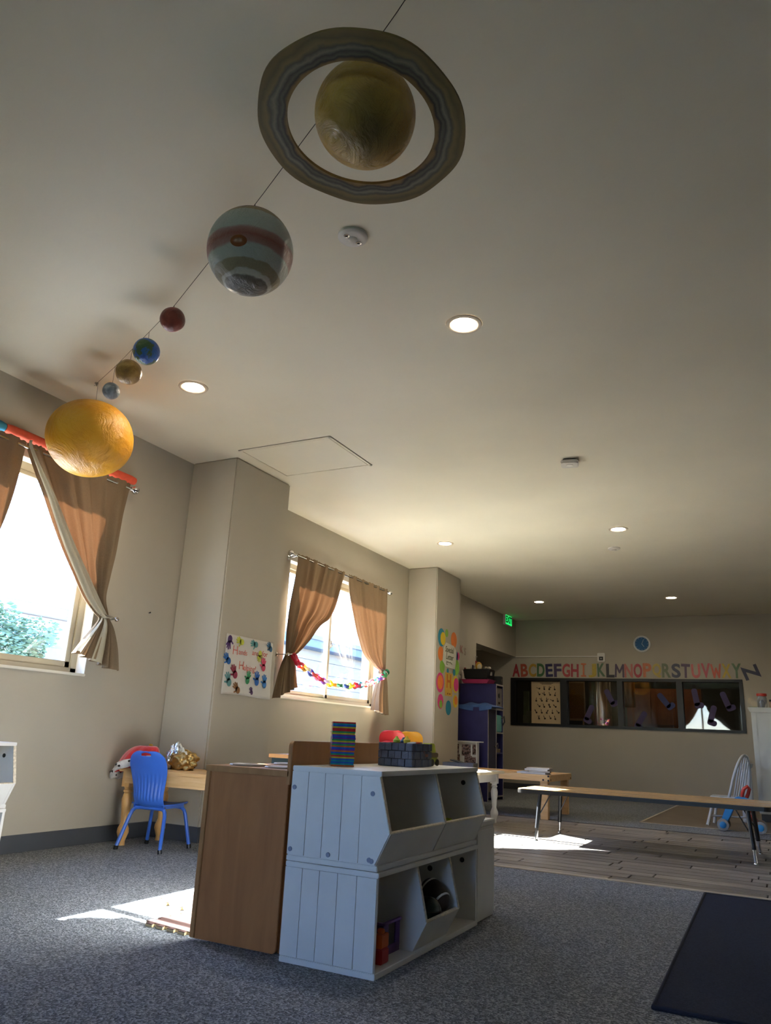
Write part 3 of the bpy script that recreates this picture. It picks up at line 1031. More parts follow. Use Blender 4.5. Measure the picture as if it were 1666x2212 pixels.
# tower of translucent magnetic tiles
tile_cols = {'red': '#e03c3c', 'orange': '#f08038', 'yellow': '#e0d040', 'green': '#3cac6c', 'teal': '#2aa0b0', 'blue': '#2c68d0', 'purple': '#7a48b0'}
TM = {}
for k, c in tile_cols.items():
    tt = NT('tile_' + k)
    tt.b.inputs['Base Color'].default_value = (*lin(c), 1)
    tt.b.inputs['Roughness'].default_value = .15
    tt.b.inputs['Transmission Weight'].default_value = .35
    nz = tt.new('ShaderNodeTexNoise', Scale=40.0)
    tt.link(tt.coord('Object'), nz.inputs['Vector'])
    tt.link(tt.ramp(nz.outputs['Fac'], [(.3, tuple(x * .7 for x in lin(c))), (.7, lin(c))]), tt.b.inputs['Base Color'])
    TM[k] = tt.m
tile_mesh = {}
order = ['orange', 'teal', 'blue', 'teal', 'blue', 'yellow', 'red', 'green', 'blue', 'orange', 'purple', 'blue', 'orange', 'green', 'purple', 'yellow', 'green', 'purple', 'blue', 'purple', 'yellow', 'green', 'red', 'red', 'yellow', 'blue', 'teal', 'red']
tz = .6745
hs = .046
ORD = ['lowest', 'second', 'third', 'fourth', 'fifth', 'sixth', 'seventh', 'eighth', 'ninth', 'tenth', 'eleventh', 'twelfth', 'thirteenth', 'fourteenth']
TPOS = [ORD[0] + ' of all in'] + [w_ + ' from the bottom of' for w_ in ORD[1:]] + [w_ + ' from the top of' for w_ in ORD[:0:-1]] + ['topmost of all in']
for i, k in enumerate(order):
    key = k
    if key not in tile_mesh:
        mb = MB()
        for a in ((-hs, hs, -hs, -hs + .009), (-hs, hs, hs - .009, hs), (-hs, -hs + .009, -hs + .009, hs - .009), (hs - .009, hs, -hs + .009, hs - .009)):
            mb.box(a[0], a[1], a[2], a[3], 0, .0060)
        tile_mesh[key] = (mb.mesh('frame', TM[k], .0004, seg=1), MB().box(-hs + .009, hs - .009, -hs + .009, hs - .009, .0015, .004).mesh('plate', TM[k]))
    r = thing('magnetic_tile', '%s translucent magnetic tile, %s the tower' % (k, TPOS[i]), 'toy tile', (-1.617 + RNG.uniform(-.001, .001), 2.78 + RNG.uniform(-.001, .001), tz), .62 + RNG.uniform(-.03, .03), 'tile tower')
    obj('frame', tile_mesh[key][0], TM[k], r)
    obj('plate', tile_mesh[key][1], TM[k], r)
    tz += .0061

# woven basket of toys
M_BASK = mat('woven_charcoal', '#565c6a', .75, .15, 60, .3, 200)
bk = thing('woven_basket', 'dark charcoal woven basket full of small toys on the cubby', 'basket', (-1.5275, 3.185, .6745), -.04)
bw, bd, bhh = .083, .095, .098
obj('liner', MB().box(-bw + .006, bw - .006, -bd + .006, bd - .006, 0, .006).box(-bw + .005, bw - .005, -bd + .005, -bd + .009, 0, bhh - .002).box(-bw + .005, bw - .005, bd - .009, bd - .005, 0, bhh - .002).box(-bw + .005, -bw + .009, -bd + .009, bd - .009, 0, bhh - .002).box(bw - .009, bw - .005, -bd + .009, bd - .009, 0, bhh - .002), M_DARK, bk)
nr = 3
for rr in range(nr):
    z0, z1 = rr * bhh / nr + .0012, (rr + 1) * bhh / nr - .0012
    for side in range(4):
        ln = bw if side in (0, 2) else bd
        nn = 5 if side in (0, 2) else 6
        off = (rr % 2) * .5
        for k in range(-1, nn):
            a = max(-ln, -ln + (k + off) * 2 * ln / nn + .0012)
            b = min(ln, -ln + (k + 1 + off) * 2 * ln / nn - .0012)
            if b - a < .004:
                continue
            pr = .0035 if (k + rr) % 2 else .001
            if side == 0:
                q = MB().box(a, b, -bd - pr, -bd + .006, z0, z1)
            elif side == 2:
                q = MB().box(a, b, bd - .006, bd + pr, z0, z1)
            elif side == 1:
                q = MB().box(bw - .006, bw + pr, a, b, z0, z1)
            else:
                q = MB().box(-bw - pr, -bw + .006, a, b, z0, z1)
            obj('weave_strip', q, M_BASK, bk, bevel=.0012, seg=1)


def toyfig(label, loc, rz, cols_):
    t = thing('toy_figure', label, 'toy', loc, rz)
    obj('body', MB().lathe([(.012, 0), (.016, .02), (.014, .045), (.016, .06), (.012, .064), (.007, .07), (.004, .076)], (0, 0, 0), 12), mat('fig_' + cols_[0][1:], cols_[0], .4), t, smooth=50)
    obj('band', MB().lathe([(.0165, .022), (.0165, .03)], (0, 0, 0), 12), mat('fig_' + cols_[1][1:], cols_[1], .4), t)
    return t


toyfig('yellow toy bottle sticking out of the woven basket', (-1.505, 3.15, .7255), .2, ('#d6c02e', '#b8a020'))
toyfig('lime and blue toy figure at the left of the woven basket', (-1.555, 3.15, .7235), .5, ('#9fbf3a', '#2a5a9a'))
toyfig('blue toy figure between two yellow ones in the woven basket', (-1.53, 3.17, .7205), .5, ('#2a5a8a', '#d6c02e'))
for k, (lx, ly, c, nm) in enumerate(((-1.478, 3.14, '#d8d4cc', 'white'), (-1.468, 3.165, '#c8482a', 'orange'), (-1.49, 3.20, '#8a3a22', 'rust'), (-1.462, 3.20, '#6a6e76', 'grey'))):
    t = thing('crayon', '%s crayon stub lying at the rim of the woven basket' % nm, 'crayon', (lx, ly, .7665), .6 * k)
    Mq = T3(0, 0, .006) @ Matrix.Rotation(PI / 2 - .15, 4, 'Y')
    obj('stick', MB().lathe([(.0055, -.02), (.0055, .012)], (0, 0, 0), 10, Mq), mat('crayon_' + nm, c, .5), t)
    obj('tip', MB().lathe([(.005, .012), (.0035, .018), (.0015, .023)], (0, 0, 0), 10, Mq), mat('crayon_' + nm, c, .5), t)
# fill inside the basket so the toys rest on something
tag(obj('building_bricks', (lambda mb: [mb.cbox((RNG.uniform(-.06, .06), RNG.uniform(-.07, .07), .012 + .011 * (i % 8)), (.026, .022, .012), rot2(RNG.uniform(0, 3))) for i in range(90)] and mb)(MB()), mat('mixed_bricks', '#7a4a3a', .5, .5, 40), loc=(-1.5275, 3.185, .678)), 'loose jumble of dark building bricks filling the woven basket', 'toy bricks')['kind'] = 'stuff'

# small toy truck behind the basket
t = thing('toy_truck', 'lime and brown toy truck half hidden behind the woven basket', 'toy truck', (-1.505, 3.40, .6745), 0)
obj('chassis', MB().box(-.025, .025, -.045, .045, .014, .038), mat('truck_lime', '#b9c23a', .35), t, bevel=.004)
obj('cab', MB().prism([(-.04, .056), (.03, .056), (.012, .10), (-.035, .10)], -.022, .022, 'x'), mat('truck_lime', '#b9c23a', .35), t, bevel=.004)
obj('bed', MB().box(-.026, .026, -.045, .047, .038, .058), mat('truck_brown', '#6b5528', .45), t, bevel=.003)
for sx in (-1, 1):
    for sy in (-.028, .028):
        obj('wheel', MB().lathe([(.014, 0), (.015, .003), (.015, .009), (.012, .011)], (0, 0, 0), 16, T3(sx * .022, sy, .0155) @ Matrix.Rotation(sx * PI / 2, 4, 'Y')), mat('truck_wheel', '#23241c', .6), t, smooth=40)

# ------------------------------------------------------------------ play stove and play sink
st = thing('play_stove', 'brown plywood play stove with round burners behind the cubby stack', 'play kitchen', (-1.95, 2.99, 0))
ox, oy = 1.95, -2.99
def lo(mb):
    mb.v = [(a + ox, b + oy, c) for a, b, c in mb.v]
    return mb
def rounded(x0, x1, z0, z1, r, corners):
    pts = []
    for cx, cz, a0, on in ((x1 - r, z0 + r, -PI / 2, corners[0]), (x1 - r, z1 - r, 0, corners[1]), (x0 + r, z1 - r, PI / 2, corners[2]), (x0 + r, z0 + r, PI, corners[3])):
        if on:
            pts += [(cx + r * math.cos(a0 + k * PI / 12), cz + r * math.sin(a0 + k * PI / 12)) for k in range(7)]
        else:
            pts.append(({0: x1, 1: x1, 2: x0, 3: x0}[round((a0 + PI / 2) / (PI / 2))], {0: z0, 1: z1, 2: z1, 3: z0}[round((a0 + PI / 2) / (PI / 2))]))
    return pts
obj('side_panel', lo(MB().prism(rounded(-2.150, -1.752, .010, .628, .02, (1, 0, 0, 0)), 2.612, 2.632, 'y')), M_PLY, st, bevel=.002)
obj('front_edge', lo(MB().box(-2.158, -2.136, 2.606, 2.634, .012, .628)), M_PLY2, st, bevel=.002)
obj('side_panel', lo(MB().box(-2.150, -1.752, 3.352, 3.372, .010, .628)), M_PLY, st, bevel=.002)
obj('front_panel', lo(MB().box(-2.150, -2.134, 2.632, 3.352, .03, .628)), M_WHITE, st)
od = obj('oven_door', lo(MB().box(-2.165, -2.150, 2.70, 3.28, .10, .50)), M_WHITE, st, bevel=.003)
obj('handle', lo(MB().tube([(-2.165, 2.80, .45), (-2.19, 2.80, .45), (-2.19, 3.18, .45), (-2.165, 3.18, .45)], .008, 8)), M_STEEL, od)
for k in range(4):
    obj('knob', lo(MB().lathe([(.018, 0), (.018, .012), (.012, .02)], (0, 0, 0), 14, T3(-2.150, 2.78 + .14 * k, .57) @ Matrix.Rotation(-PI / 2, 4, 'Y'))), M_DARK, st)
obj('worktop', lo(MB().box(-2.162, -1.748, 2.604, 3.378, .628, .652)), M_PLY2, st, bevel=.002)
obj('backsplash', lo(MB().prism(rounded(2.604, 3.378, .600, .763, .022, (0, 1, 1, 0)), -1.758, -1.740, 'x')), M_PLY2, st, bevel=.002)
M_BURN = mat('burner_board', '#8d7f6c', .5, .1)
for bx_, by_ in ((-2.05, 2.74), (-1.87, 2.74), (-2.05, 3.06), (-1.87, 3.06)):
    obj('burner', lo(MB().lathe([(.074, 0), (.076, .003), (.074, .007)], (bx_, by_, .652), 30)), M_BURN, st)
obj('back_panel', lo(MB().box(-1.758, -1.748, 2.632, 3.352, .012, .60)), M_PLY, st)

sk = thing('play_sink', 'brown play sink unit with dark basin front behind the play stove', 'play kitchen', (-2.25, 3.85, 0))
obj('body', MB().box(-.34, .34, -.17, .17, .0, .615), M_PLY2, sk, bevel=.003)
obj('worktop', MB().box(-.345, .35, -.2, .18, .655, .675), M_PLY2, sk, bevel=.002)
obj('basin_front', MB().box(-.335, .335, -.18, .16, .615, .655), mat('dark_teal_board', '#1d2a2a', .5), sk)
obj('backsplash', MB().prism(rounded(-.255, .35, .675, .742, .02, (0, 0, 1, 0)), .16, .178, 'y'), M_PLY2, sk, bevel=.002)
obj('tap', MB().tube([(-.20, .12, .675), (-.20, .12, .70), (-.185, .10, .715), (-.16, .07, .71)], .006, 8), M_DARK, sk, smooth=50)

# foam puzzle mats
M_FOAM = wood('foam_wood_print', '#3e251c', '#5e3e32', .8, (1.0, 10, 10), 3.0)
M_FOAMS = mat('foam_edge', '#c9b184', .8, .08)


def foam_mat(label, c, size, rz):
    t = thing('foam_mat', label, 'foam mat', (c[0], c[1], 0.0005), rz)
    n = 4
    pitch = size / n
    d = .018
    def side():
        pts = []
        for k in range(n):
            a = k * pitch
            pts += [(a, 0), (a + pitch * .28, 0), (a + pitch * .20, -d), (a + pitch * .8, -d), (a + pitch * .72, 0)]
        return pts
    poly = []
    base = side()
    for q in range(4):
        for x, y in base:
            u, v = x - size / 2, y - size / 2
            for _ in range(q):
                u, v = -v, u
            poly.append((u + size / 2, v + size / 2))
    obj('foam_sheet', MB().prism(poly, 0, .010, 'z'), M_FOAMS, t)
    obj('printed_top', MB().prism(poly, .010, .0125, 'z'), M_FOAM, t)
    return t


foam_mat('wood-print foam puzzle mat lying in the sunlit patch by the stove', (-2.72, 3.035), .46, -.26)
foam_mat('wood-print foam puzzle mat nearest the camera beside the stove', (-2.452, 2.685), .25, -.08)

# navy rug
t = thing('area_rug', 'dark navy rug on the carpet at the lower right', 'rug', (.45, 4.0, .0005))
obj('pile', MB().prism([(-.967, 1.14), (-.915, -1.135), (.9, -1.14), (.9, 1.12)], 0, .011, 'z'), M_NAVYRUG, t, bevel=.003)
rim = [(-.967, 1.14), (-.915, -1.135), (.9, -1.14), (.9, 1.12), (-.967, 1.14)]
obj('bound_edge', MB().tube([(a, b, .008) for a, b in rim], .0085, 8), mat('navy_binding', '#1b1f2b', .9, .2, 60), t, smooth=60)

# ------------------------------------------------------------------ school chairs
def chair_mats(col):
    return mat('shell_' + col[1:], col, .38, .05, 6.0, .05, 300.0), mat('tube_' + col[1:], col, .3, .05)


def make_chair(label, col, loc, rz, handle=True, legs=True, group=None):
    ms, mt = chair_mats(col)
    t = thing('school_chair', label, 'chair', loc, rz, group)
    # backrest shell, local +y is the sitter's front
    prof = [(-.095, .272, .112), (-.128, .290, .116), (-.146, .325, .118), (-.150, .375, .122), (-.155, .430, .132), (-.168, .49, .144), (-.184, .545, .148), (-.198, .59, .133), (-.206, .618, .098), (-.208, .626, .058)]

    def fb(u, v):
        y, z, hw = interp(prof, v)
        s = 2 * u - 1
        x = s * hw
        curve = .035 * s * s * (1 - .5 * v)
        rib = 0
        if .16 < v < .56:
            rib = .0035 * math.cos(s * 9.5 * PI) * math.sin(PI * (v - .16) / .40) * (1 if abs(s) < .84 else 0)
        return (x, y + curve + rib, z)
    sk_ = (lambda u, v: ((u - .5) / .17) ** 2 + ((v - .83) / .055) ** 2 < 1 and v > .79) if handle else None
    obj('backrest', MB().grid(fb, 76, 54, skip=sk_), ms, t, solid=.006, smooth=50)

    def fs(u, v):
        y = -.10 + .275 * v
        s = 2 * u - 1
        hw = .125 + .035 * math.sin(PI * min(v * .7 + .15, 1)) - .03 * max(0, v - .85) / .15
        z = .278 + .012 * v + .010 * s * s - (.018 * ((v - .85) / .15) ** 2 if v > .85 else 0) - .01 * math.sin(PI * v) * (1 - s * s)
        return (s * hw, y, z)
    obj('seat', MB().grid(fs, 16, 18), ms, t, solid=.007, smooth=50)
    if legs:
        for sy, yb, yf_ in ((-1, -.085, -.165), (1, .125, .165)):
            for sx in (-1, 1):
                p = [(0, yb, .262), (sx * .085, yb, .262), (sx * .112, yb + (yf_ - yb) * .04, .258), (sx * .128, yb + (yf_ - yb) * .14, .240), (sx * .138, yb + (yf_ - yb) * .25, .212), (sx * .172, yf_, .018)]
                lg = obj('leg', MB().tube(p, .0125, 12), mt, t, smooth=50)
                obj('foot_cap', MB().tube([(sx * .1705, yf_ - .0, .026), (sx * .1745, yf_ + .0, 0.001)], .0155, 12), M_BLACK, lg, smooth=50)
        for sx in (-1, 1):
            obj('bracket', MB().box(sx * .118 - .004, sx * .118 + .004, -.105, .13, .262, .285), ms, t, bevel=.002)
            obj('bolt', MB().ball((sx * .124, -.09, .270), .005, 8, 6), M_STEEL, t)
    return t


ch0 = make_chair('blue plastic school chair with ribbed back standing by the pine table', '#3565bd', (-3.878, 4.215, 0), .13)
dup(ch0, (-3.16, 4.22, 0), .0, 'small blue school chair mostly hidden behind the brown play stove', None).scale = (.87, .87, .87)
RZS = .42
RCX, RCY, YCY = -4.11, 8.22, 8.71
rc = make_chair('red school chair on top of its stack by the chain window', '#c22a30', (RCX, RCY, .232), RZS, handle=False, group='stacked chairs')
for k in (1, 2):
    dup(rc, (RCX - .005 * k, RCY, .232 - .116 * k), RZS, 'red school chair %s its stack by the chain window' % ('in the middle of' if k == 1 else 'at the bottom of'), 'stacked chairs')
yc_ = make_chair('yellow school chair on top of its stack by the far pilaster', '#e0a020', (RCX, YCY, .232), RZS, handle=False, group='stacked chairs')
for k in (1, 2):
    dup(yc_, (RCX - .005 * k, YCY, .232 - .116 * k), RZS, 'yellow school chair %s its stack by the far pilaster' % ('in the middle of' if k == 1 else 'at the bottom of'), 'stacked chairs')

# ------------------------------------------------------------------ pine table with turned legs
TURN = [(.024, 0), (.022, .03), (.030, .055), (.040, .085), (.038, .11), (.027, .135), (.022, .15), (.026, .20), (.034, .27), (.036, .305), (.028, .335), (.024, .343), (.031, .352), (.031, .362), (.024, .368), (.030, .385)]


def turned_leg(mb, x, y, top):
    k = (top - .10) / .385
    mb.lathe([(r, z * k) for r, z in TURN], (x, y, 0), 20)
    mb.box(x - .034, x + .034, y - .034, y + .034, .385 * k, top)
    return mb


t = thing('pine_table', 'pine table with turned legs in the corner behind the blue chair', 'table', (-3.6, 4.375, 0))
x0, x1, y0, y1 = -.60, .60, -.245, .225
obj('tabletop', MB().box(x0, x1, y0, y1, .478, .502), M_PINE, t, bevel=.006)
ap = MB().box(x0 + .05, x1 - .05, y0 + .02, y0 + .042, .402, .478).box(x0 + .05, x1 - .05, y1 - .042, y1 - .02, .402, .478).box(x0 + .03, x0 + .052, y0 + .03, y1 - .03, .402, .478).box(x1 - .052, x1 - .03, y0 + .03, y1 - .03, .402, .478)
obj('apron', ap, M_PINE, t, bevel=.002)
for lx in (x0 + .062, x1 - .062):
    for ly in (y0 + .055, y1 - .055):
        obj('leg', turned_leg(MB(), lx, ly, .478), M_PINE2, t, smooth=35)

# red king's cape with white spotted hem, heaped on the table end
M_VELVET = mat('red_velvet', '#cc1c24', .7, .2, 14, .25, 60)
M_VELVET.node_tree.nodes['Principled BSDF'].inputs['Sheen Weight'].default_value = .6
M_FUR = mat('white_fur_trim', '#d9d6d0', .95, .08, 60, .6, 180)
cp = thing('costume_cape', 'red velvet costume cape with black-spotted white hem heaped on the table', 'costume', (-4.1, 4.25, .503))


def cape(u, v, grow=0.0):
    a = 2 * PI * u
    cx = -4.06 - .075 * v
    cy = 4.235 - .025 * v
    rx = .012 + .145 * math.sin(min(1, v * .95 + .05) * PI / 2) ** .5 + grow
    ry = .012 + .100 * math.sin(min(1, v * .95 + .05) * PI / 2) ** .5 + grow
    fold = 1 + (.07 * math.sin(7 * a + 1.3) + .05 * math.sin(11 * a)) * min(1, v * 1.6) * (1 - .35 * v)
    x = cx + rx * fold * math.cos(a)
    y = cy + ry * fold * math.sin(a)
    z = .655 - .15 * v ** 1.5
    z += .30 * (x - cx) * v
    if x < -4.205:
        z -= .35 * (-4.205 - x)
    return (x + 4.1, y - 4.25, max(z, .508 if (x > -4.215 and y > 4.125) else .405) - .503)
obj('cloth', MB().grid(lambda u, v: cape(u, v * .88), 84, 26), M_VELVET, cp, smooth=80)
def hem(u, v):
    p = cape(u, .78 + .22 * v, .005 + .012 * math.sin(PI * v))
    return (p[0], p[1], p[2] - .012 * v + .006)
obj('fur_hem', MB().grid(hem, 84, 6), M_FUR, cp, smooth=80, solid=.006)
for k in range(18):
    u = (k + .3) / 18
    p = cape(u, .85 + .09 * (k % 2), .018)
    obj('spot', MB().ball((p[0], p[1], p[2] + .003), (.010, .010, .008), 8, 6), M_BLACK, cp)
obj('gold_clasp', MB().ball((.075, -.02, .155), (.018, .012, .01), 10, 6, fn=lambda d: 1 + .3 * math.sin(9 * d.x) * math.cos(8 * d.z)), mat('gold_trim', '#c9a03a', .3, .2, 40, metal=.8), cp)
obj('gold_braid', MB().tube([(-.02, -.062, .13), (-.045, -.10, .09), (-.06, -.125, .04), (-.065, -.128, .022)], .005, 6), mat('gold_trim', '#c9a03a', .3, metal=.8), cp)

# shiny silver and gold dress-up hat
def crumple(seed, amp):
    rg = random.Random(seed)
    ks = [(Vector((rg.uniform(-6, 6), rg.uniform(-6, 6), rg.uniform(-6, 6))), rg.uniform(0, 6)) for _ in range(7)]
    return lambda d: 1 + amp * sum(abs(math.sin(k.dot(d) + p)) - .6 for k, p in ks) / 3
M_GOLD = mat('gold_lame', '#b0925a', .28, .2, 20, .4, 40, metal=.85)
M_SILV = mat('silver_lame', '#c9ced6', .22, .15, 20, .4, 40, metal=.9)
ht = thing('costume_hat', 'crumpled shiny silver and gold dress-up hat on the pine table', 'costume', (-3.865, 4.38, .503))
obj('gold_cloth', MB().ball((.02, 0, .058), (.105, .08, .070), 64, 40, fn=crumple(4, .34)), M_GOLD, ht, smooth=80)
for k, (ax, az, ln) in enumerate(((-.075, .05, .085), (-.06, .085, .095), (-.03, .10, .09), (-.09, .03, .07), (-.035, .055, .08))):
    obj('silver_lobe', MB().ball((ax, -.035 + .010 * k, az + .015), (.032, .034, .066), 28, 20, fn=crumple(10 + k, .3), M=Matrix.Identity(4)), M_SILV, ht, smooth=80)
for k in range(3):
    obj('strap', MB().tube([(.0 + .022 * k, -.02, .10 - .012 * k), (-.015 + .026 * k, -.035, .165 - .022 * k), (.0 + .03 * k, -.03, .172 - .026 * k), (.035 + .024 * k, -.03, .125 - .018 * k)], [.007, .009, .009, .006], 8), mat('cream_strap', '#c9c2ae', .5), ht, smooth=60)
obj('dark_brim', MB().ball((.065, .01, .028), (.05, .05, .028), 16, 10), M_DARK, ht, smooth=60)

# ------------------------------------------------------------------ low activity table on the planks
M_EDGE = mat('black_edge_band', '#17140f', .35, .1)
t = thing('activity_table', 'long low table with wood-look top and black adjustable legs on the planks', 'table', (-1.15, 7.13, 0))
ax0, ax1, ay0, ay1 = -.99, .985, -.43, .43
def rrect(x0, x1, y0, y1, r, n=6):
    p = []
    for cx, cy, a0 in ((x1 - r, y0 + r, -PI / 2), (x1 - r, y1 - r, 0), (x0 + r, y1 - r, PI / 2), (x0 + r, y0 + r, PI)):
        p += [(cx + r * math.cos(a0 + k * PI / 2 / n), cy + r * math.sin(a0 + k * PI / 2 / n)) for k in range(n + 1)]
    return p
obj('tabletop', MB().prism(rrect(ax0 + .004, ax1 - .004, ay0 + .004, ay1 - .004, .05), .384, .416, 'z'), M_OAKTOP, t)
obj('edge_band', MB().prism(rrect(ax0, ax1, ay0, ay1, .054), .380, .412, 'z'), M_EDGE, t, bevel=.003)
for lx, ly, sx, sy in ((-.85, -.325, -1, -1), (-.84, .40, -1, 1), (.842, -.364, 1, -1), (.847, .37, 1, 1)):
    lg = obj('leg', MB().tube([(lx - sx * .03, ly * .9, .38), (lx - sx * .006, ly * .98, .10)], .017, 12), M_BLACK, t, smooth=50)
    obj('chrome_foot', MB().tube([(lx - sx * .008, ly * .98, .12), (lx, ly, .006)], .013, 12).lathe([(.018, 0.001), (.018, .006), (.012, .014)], (lx, ly, 0), 12), M_CHROME, lg, smooth=50)
    obj('brace', MB().tube([(lx - sx * .02, ly * .92, .20), (lx - sx * .12, ly * .85, .38)], .005, 8), M_BLACK, lg, smooth=50)
    obj('mount_plate', MB().box(lx - sx * .06 - .07, lx - sx * .06 + .07, ly * .87 - .05, ly * .87 + .05, .374, .381), M_STEEL, lg)

# cream-topped white table in the sunlight of the chain window
t = thing('white_table', 'cream-topped white table with turned legs behind the cubby', 'table', (-3.15, 7.55, 0))
obj('tabletop', MB().prism(rrect(-.55, .50, -.42, .42, .07), .478, .503, 'z'), M_CREAMTOP, t, bevel=.004)
ap = MB().box(-.48, .43, -.36, -.34, .40, .478).box(-.48, .43, .34, .36, .40, .478).box(-.48, -.46, -.34, .34, .40, .478).box(.41, .43, -.34, .34, .40, .478)
obj('apron', ap, M_WHITE, t, bevel=.002)
for lx in (-.45, .40):
    for ly in (-.33, .33):
        obj('leg', turned_leg(MB(), lx, ly, .478), M_WHITE, t, smooth=35)
t = thing('storage_tray', 'flat charcoal woven tray of toys standing on the pine play table', 'tray', (-3.62, 9.12, .4485), .15)
mb = MB().box(-.19, .19, -.13, .13, 0, .008).box(-.19, .19, -.13, -.12, 0, .075).box(-.19, .19, .12, .13, 0, .075).box(-.19, -.18, -.12, .12, 0, .075).box(.18, .19, -.12, .12, 0, .075)
obj('tray', mb, M_BASK, t, bevel=.003)
for k in range(5):
    obj('weave_strip', MB().box(-.188 + .0752 * k, -.188 + .0752 * k + .072, -.134, -.128, .004, .072), M_BASK, t, bevel=.002)
obj('lid', MB().box(-.12, .18, -.10, .10, 0, .012, T3(0, .03, .07) @ Matrix.Rotation(.22, 4, 'Y')), M_DARK, t, bevel=.003)

# pine train table with books on it
t = thing('train_table', 'square-legged pine play table with books on it near the far wall', 'table', (-2.95, 9.15, 0))
tx0, tx1, ty0, ty1 = -.92, .565, -.50, .48
obj('tabletop', MB().box(tx0 + .02, tx1 - .02, ty0 + .02, ty1 - .02, .435, .448), M_PINE, t)
for nm, a in (('rail', (tx0, tx1, ty0, ty0 + .022)), ('rail', (tx0, tx1, ty1 - .022, ty1)), ('rail', (tx0, tx0 + .022, ty0 + .022, ty1 - .022)), ('rail', (tx1 - .022, tx1, ty0 + .022, ty1 - .022))):
    obj(nm, MB().box(a[0], a[1], a[2], a[3], .392, .463), M_PINE, t, bevel=.003)
for lx in (tx0 + .07, tx1 - .07):
    for ly in (ty0 + .06, ty1 - .06):
        obj('leg', MB().box(lx - .042, lx + .042, ly - .036, ly + .036, 0, .435), M_PINE, t, bevel=.004)
for px, pz in ((tx1 - .07, .41), (tx1 - .012, .45), (tx1 - .012, .405), (tx0 + .07, .41)):
    obj('bolt', MB().lathe([(.011, 0), (.011, .003)], (0, 0, 0), 12, T3(px, ty0, pz) @ Matrix.Rotation(PI / 2, 4, 'X')), M_BLACK, t)
for py in (ty0 + .05, ty1 - .05):
    obj('bolt', MB().lathe([(.011, 0), (.011, .003)], (0, 0, 0), 12, T3(tx1, py, .41) @ Matrix.Rotation(PI / 2, 4, 'Y')), M_BLACK, t)
bz = .4485
for k, (nm, c, w, d, h, dx, rz) in enumerate((('dark grey', '#5a5658', .30, .22, .016, .0, .1), ('pale blue', '#9aa8b8', .33, .22, .018, -.03, .0), ('brown', '#6a5040', .24, .2, .016, .04, .2), ('white', '#cfcac4', .27, .2, .018, .03, -.05), ('cream', '#c8b8a4', .26, .19, .014, .04, .05))):
    t = thing('book', '%s picture book in the small pile on the train table, %s' % (nm, ('lowest', 'second from the bottom', 'in the middle', 'second from the top', 'topmost')[k]), 'book', (-2.58 + dx, 8.82, bz), rz, 'books on the train table')
    obj('cover', MB().box(-w / 2, w / 2, -d / 2, d / 2, 0, .002).box(-w / 2, w / 2, -d / 2, d / 2, h - .002, h).box(-w / 2, -w / 2 + .002, -d / 2, d / 2, 0, h), mat('cover_' + nm.replace(' ', '_'), c, .5), t)
    obj('pages', MB().box(-w / 2 + .002, w / 2 - .004, -d / 2 + .004, d / 2 - .004, .002, h - .002), mat('paper_block', '#d9d4c8', .8), t)
    bz += h + .0004

# ------------------------------------------------------------------ hanging planet models
def planet_mat(name, build, rough=.35, bump=.35, bs=9.0):
    t = NT(name)
    vec = t.coord('Object')
    c = build(t, vec)
    t.link(c, t.b.inputs['Base Color'])
    n = t.new('ShaderNodeTexNoise', Scale=bs, Detail=6.0, Roughness=.62, Distortion=2.2)
    t.link(vec, n.inputs['Vector'])
    t.bump(n.outputs['Fac'], bump, .02)
    t.b.inputs['Roughness'].default_value = rough
    return t.m


def noise_cols(stops, scale=4.0, dist=.5):
    def f(t, vec):
        n = t.new('ShaderNodeTexNoise', Scale=scale, Detail=6.0, Distortion=dist)
        t.link(vec, n.inputs['Vector'])
        return t.ramp(n.outputs['Fac'], [(p, lin(c)) for p, c in stops])
    return f


def zbands(stops, r, wob=.05, streak=None, spot=None):
    def f(t, vec):
        sep = t.new('ShaderNodeSeparateXYZ')
        t.link(vec, sep.inputs[0])
        n = t.new('ShaderNodeTexNoise', Scale=14.0, Detail=5.0)
        mp = t.new('ShaderNodeMapping')
        mp.inputs['Scale'].default_value = (1, 1, 3)
        mp.inputs['Rotation'].default_value = (.5, .3, 0)
        t.link(vec, mp.inputs['Vector'])
        t.link(mp.outputs[0], n.inputs['Vector'])
        a = t.new('ShaderNodeMath', operation='MULTIPLY_ADD')
        a.inputs[1].default_value = .5 / r
        a.inputs[2].default_value = .5
        t.link(sep.outputs['Z'], a.inputs[0])
        b = t.new('ShaderNodeMath', operation='MULTIPLY_ADD')
        b.inputs[1].default_value = wob
        b.inputs[2].default_value = -wob / 2
        t.link(n.outputs['Fac'], b.inputs[0])
        s = t.new('ShaderNodeMath', operation='ADD')
        t.link(a.outputs[0], s.inputs[0])
        t.link(b.outputs[0], s.inputs[1])
        col = t.ramp(s.outputs[0], [((p + 1) / 2, lin(c)) for p, c in stops])
        return col
    return f


def lumpy(seed, amp):
    rg = random.Random(seed)
    ks = [(Vector((rg.uniform(-4, 4), rg.uniform(-4, 4), rg.uniform(-4, 4))), rg.uniform(0, 6)) for _ in range(8)]
    return lambda d: 1 + amp * sum(math.sin(k.dot(d) + p) for k, p in ks) / 4


def string_z(x):
    tab = [(-3.883, 2.955), (-3.43, 2.868), (-2.966, 2.796), (-2.443, 2.718), (-2.029, 2.702), (-1.582, 2.684), (-1.211, 2.690), (-.831, 2.70), (1.05, 2.955)]
    for (a, za), (b, zb) in zip(tab, tab[1:]):
        if x <= b:
            return za + (zb - za) * (x - a) / (b - a)
    return 2.955


def line_y(x):
    return 2.33 - .5644 * (x + 2.42)


M_STR = mat('string', '#4a463f', .8)


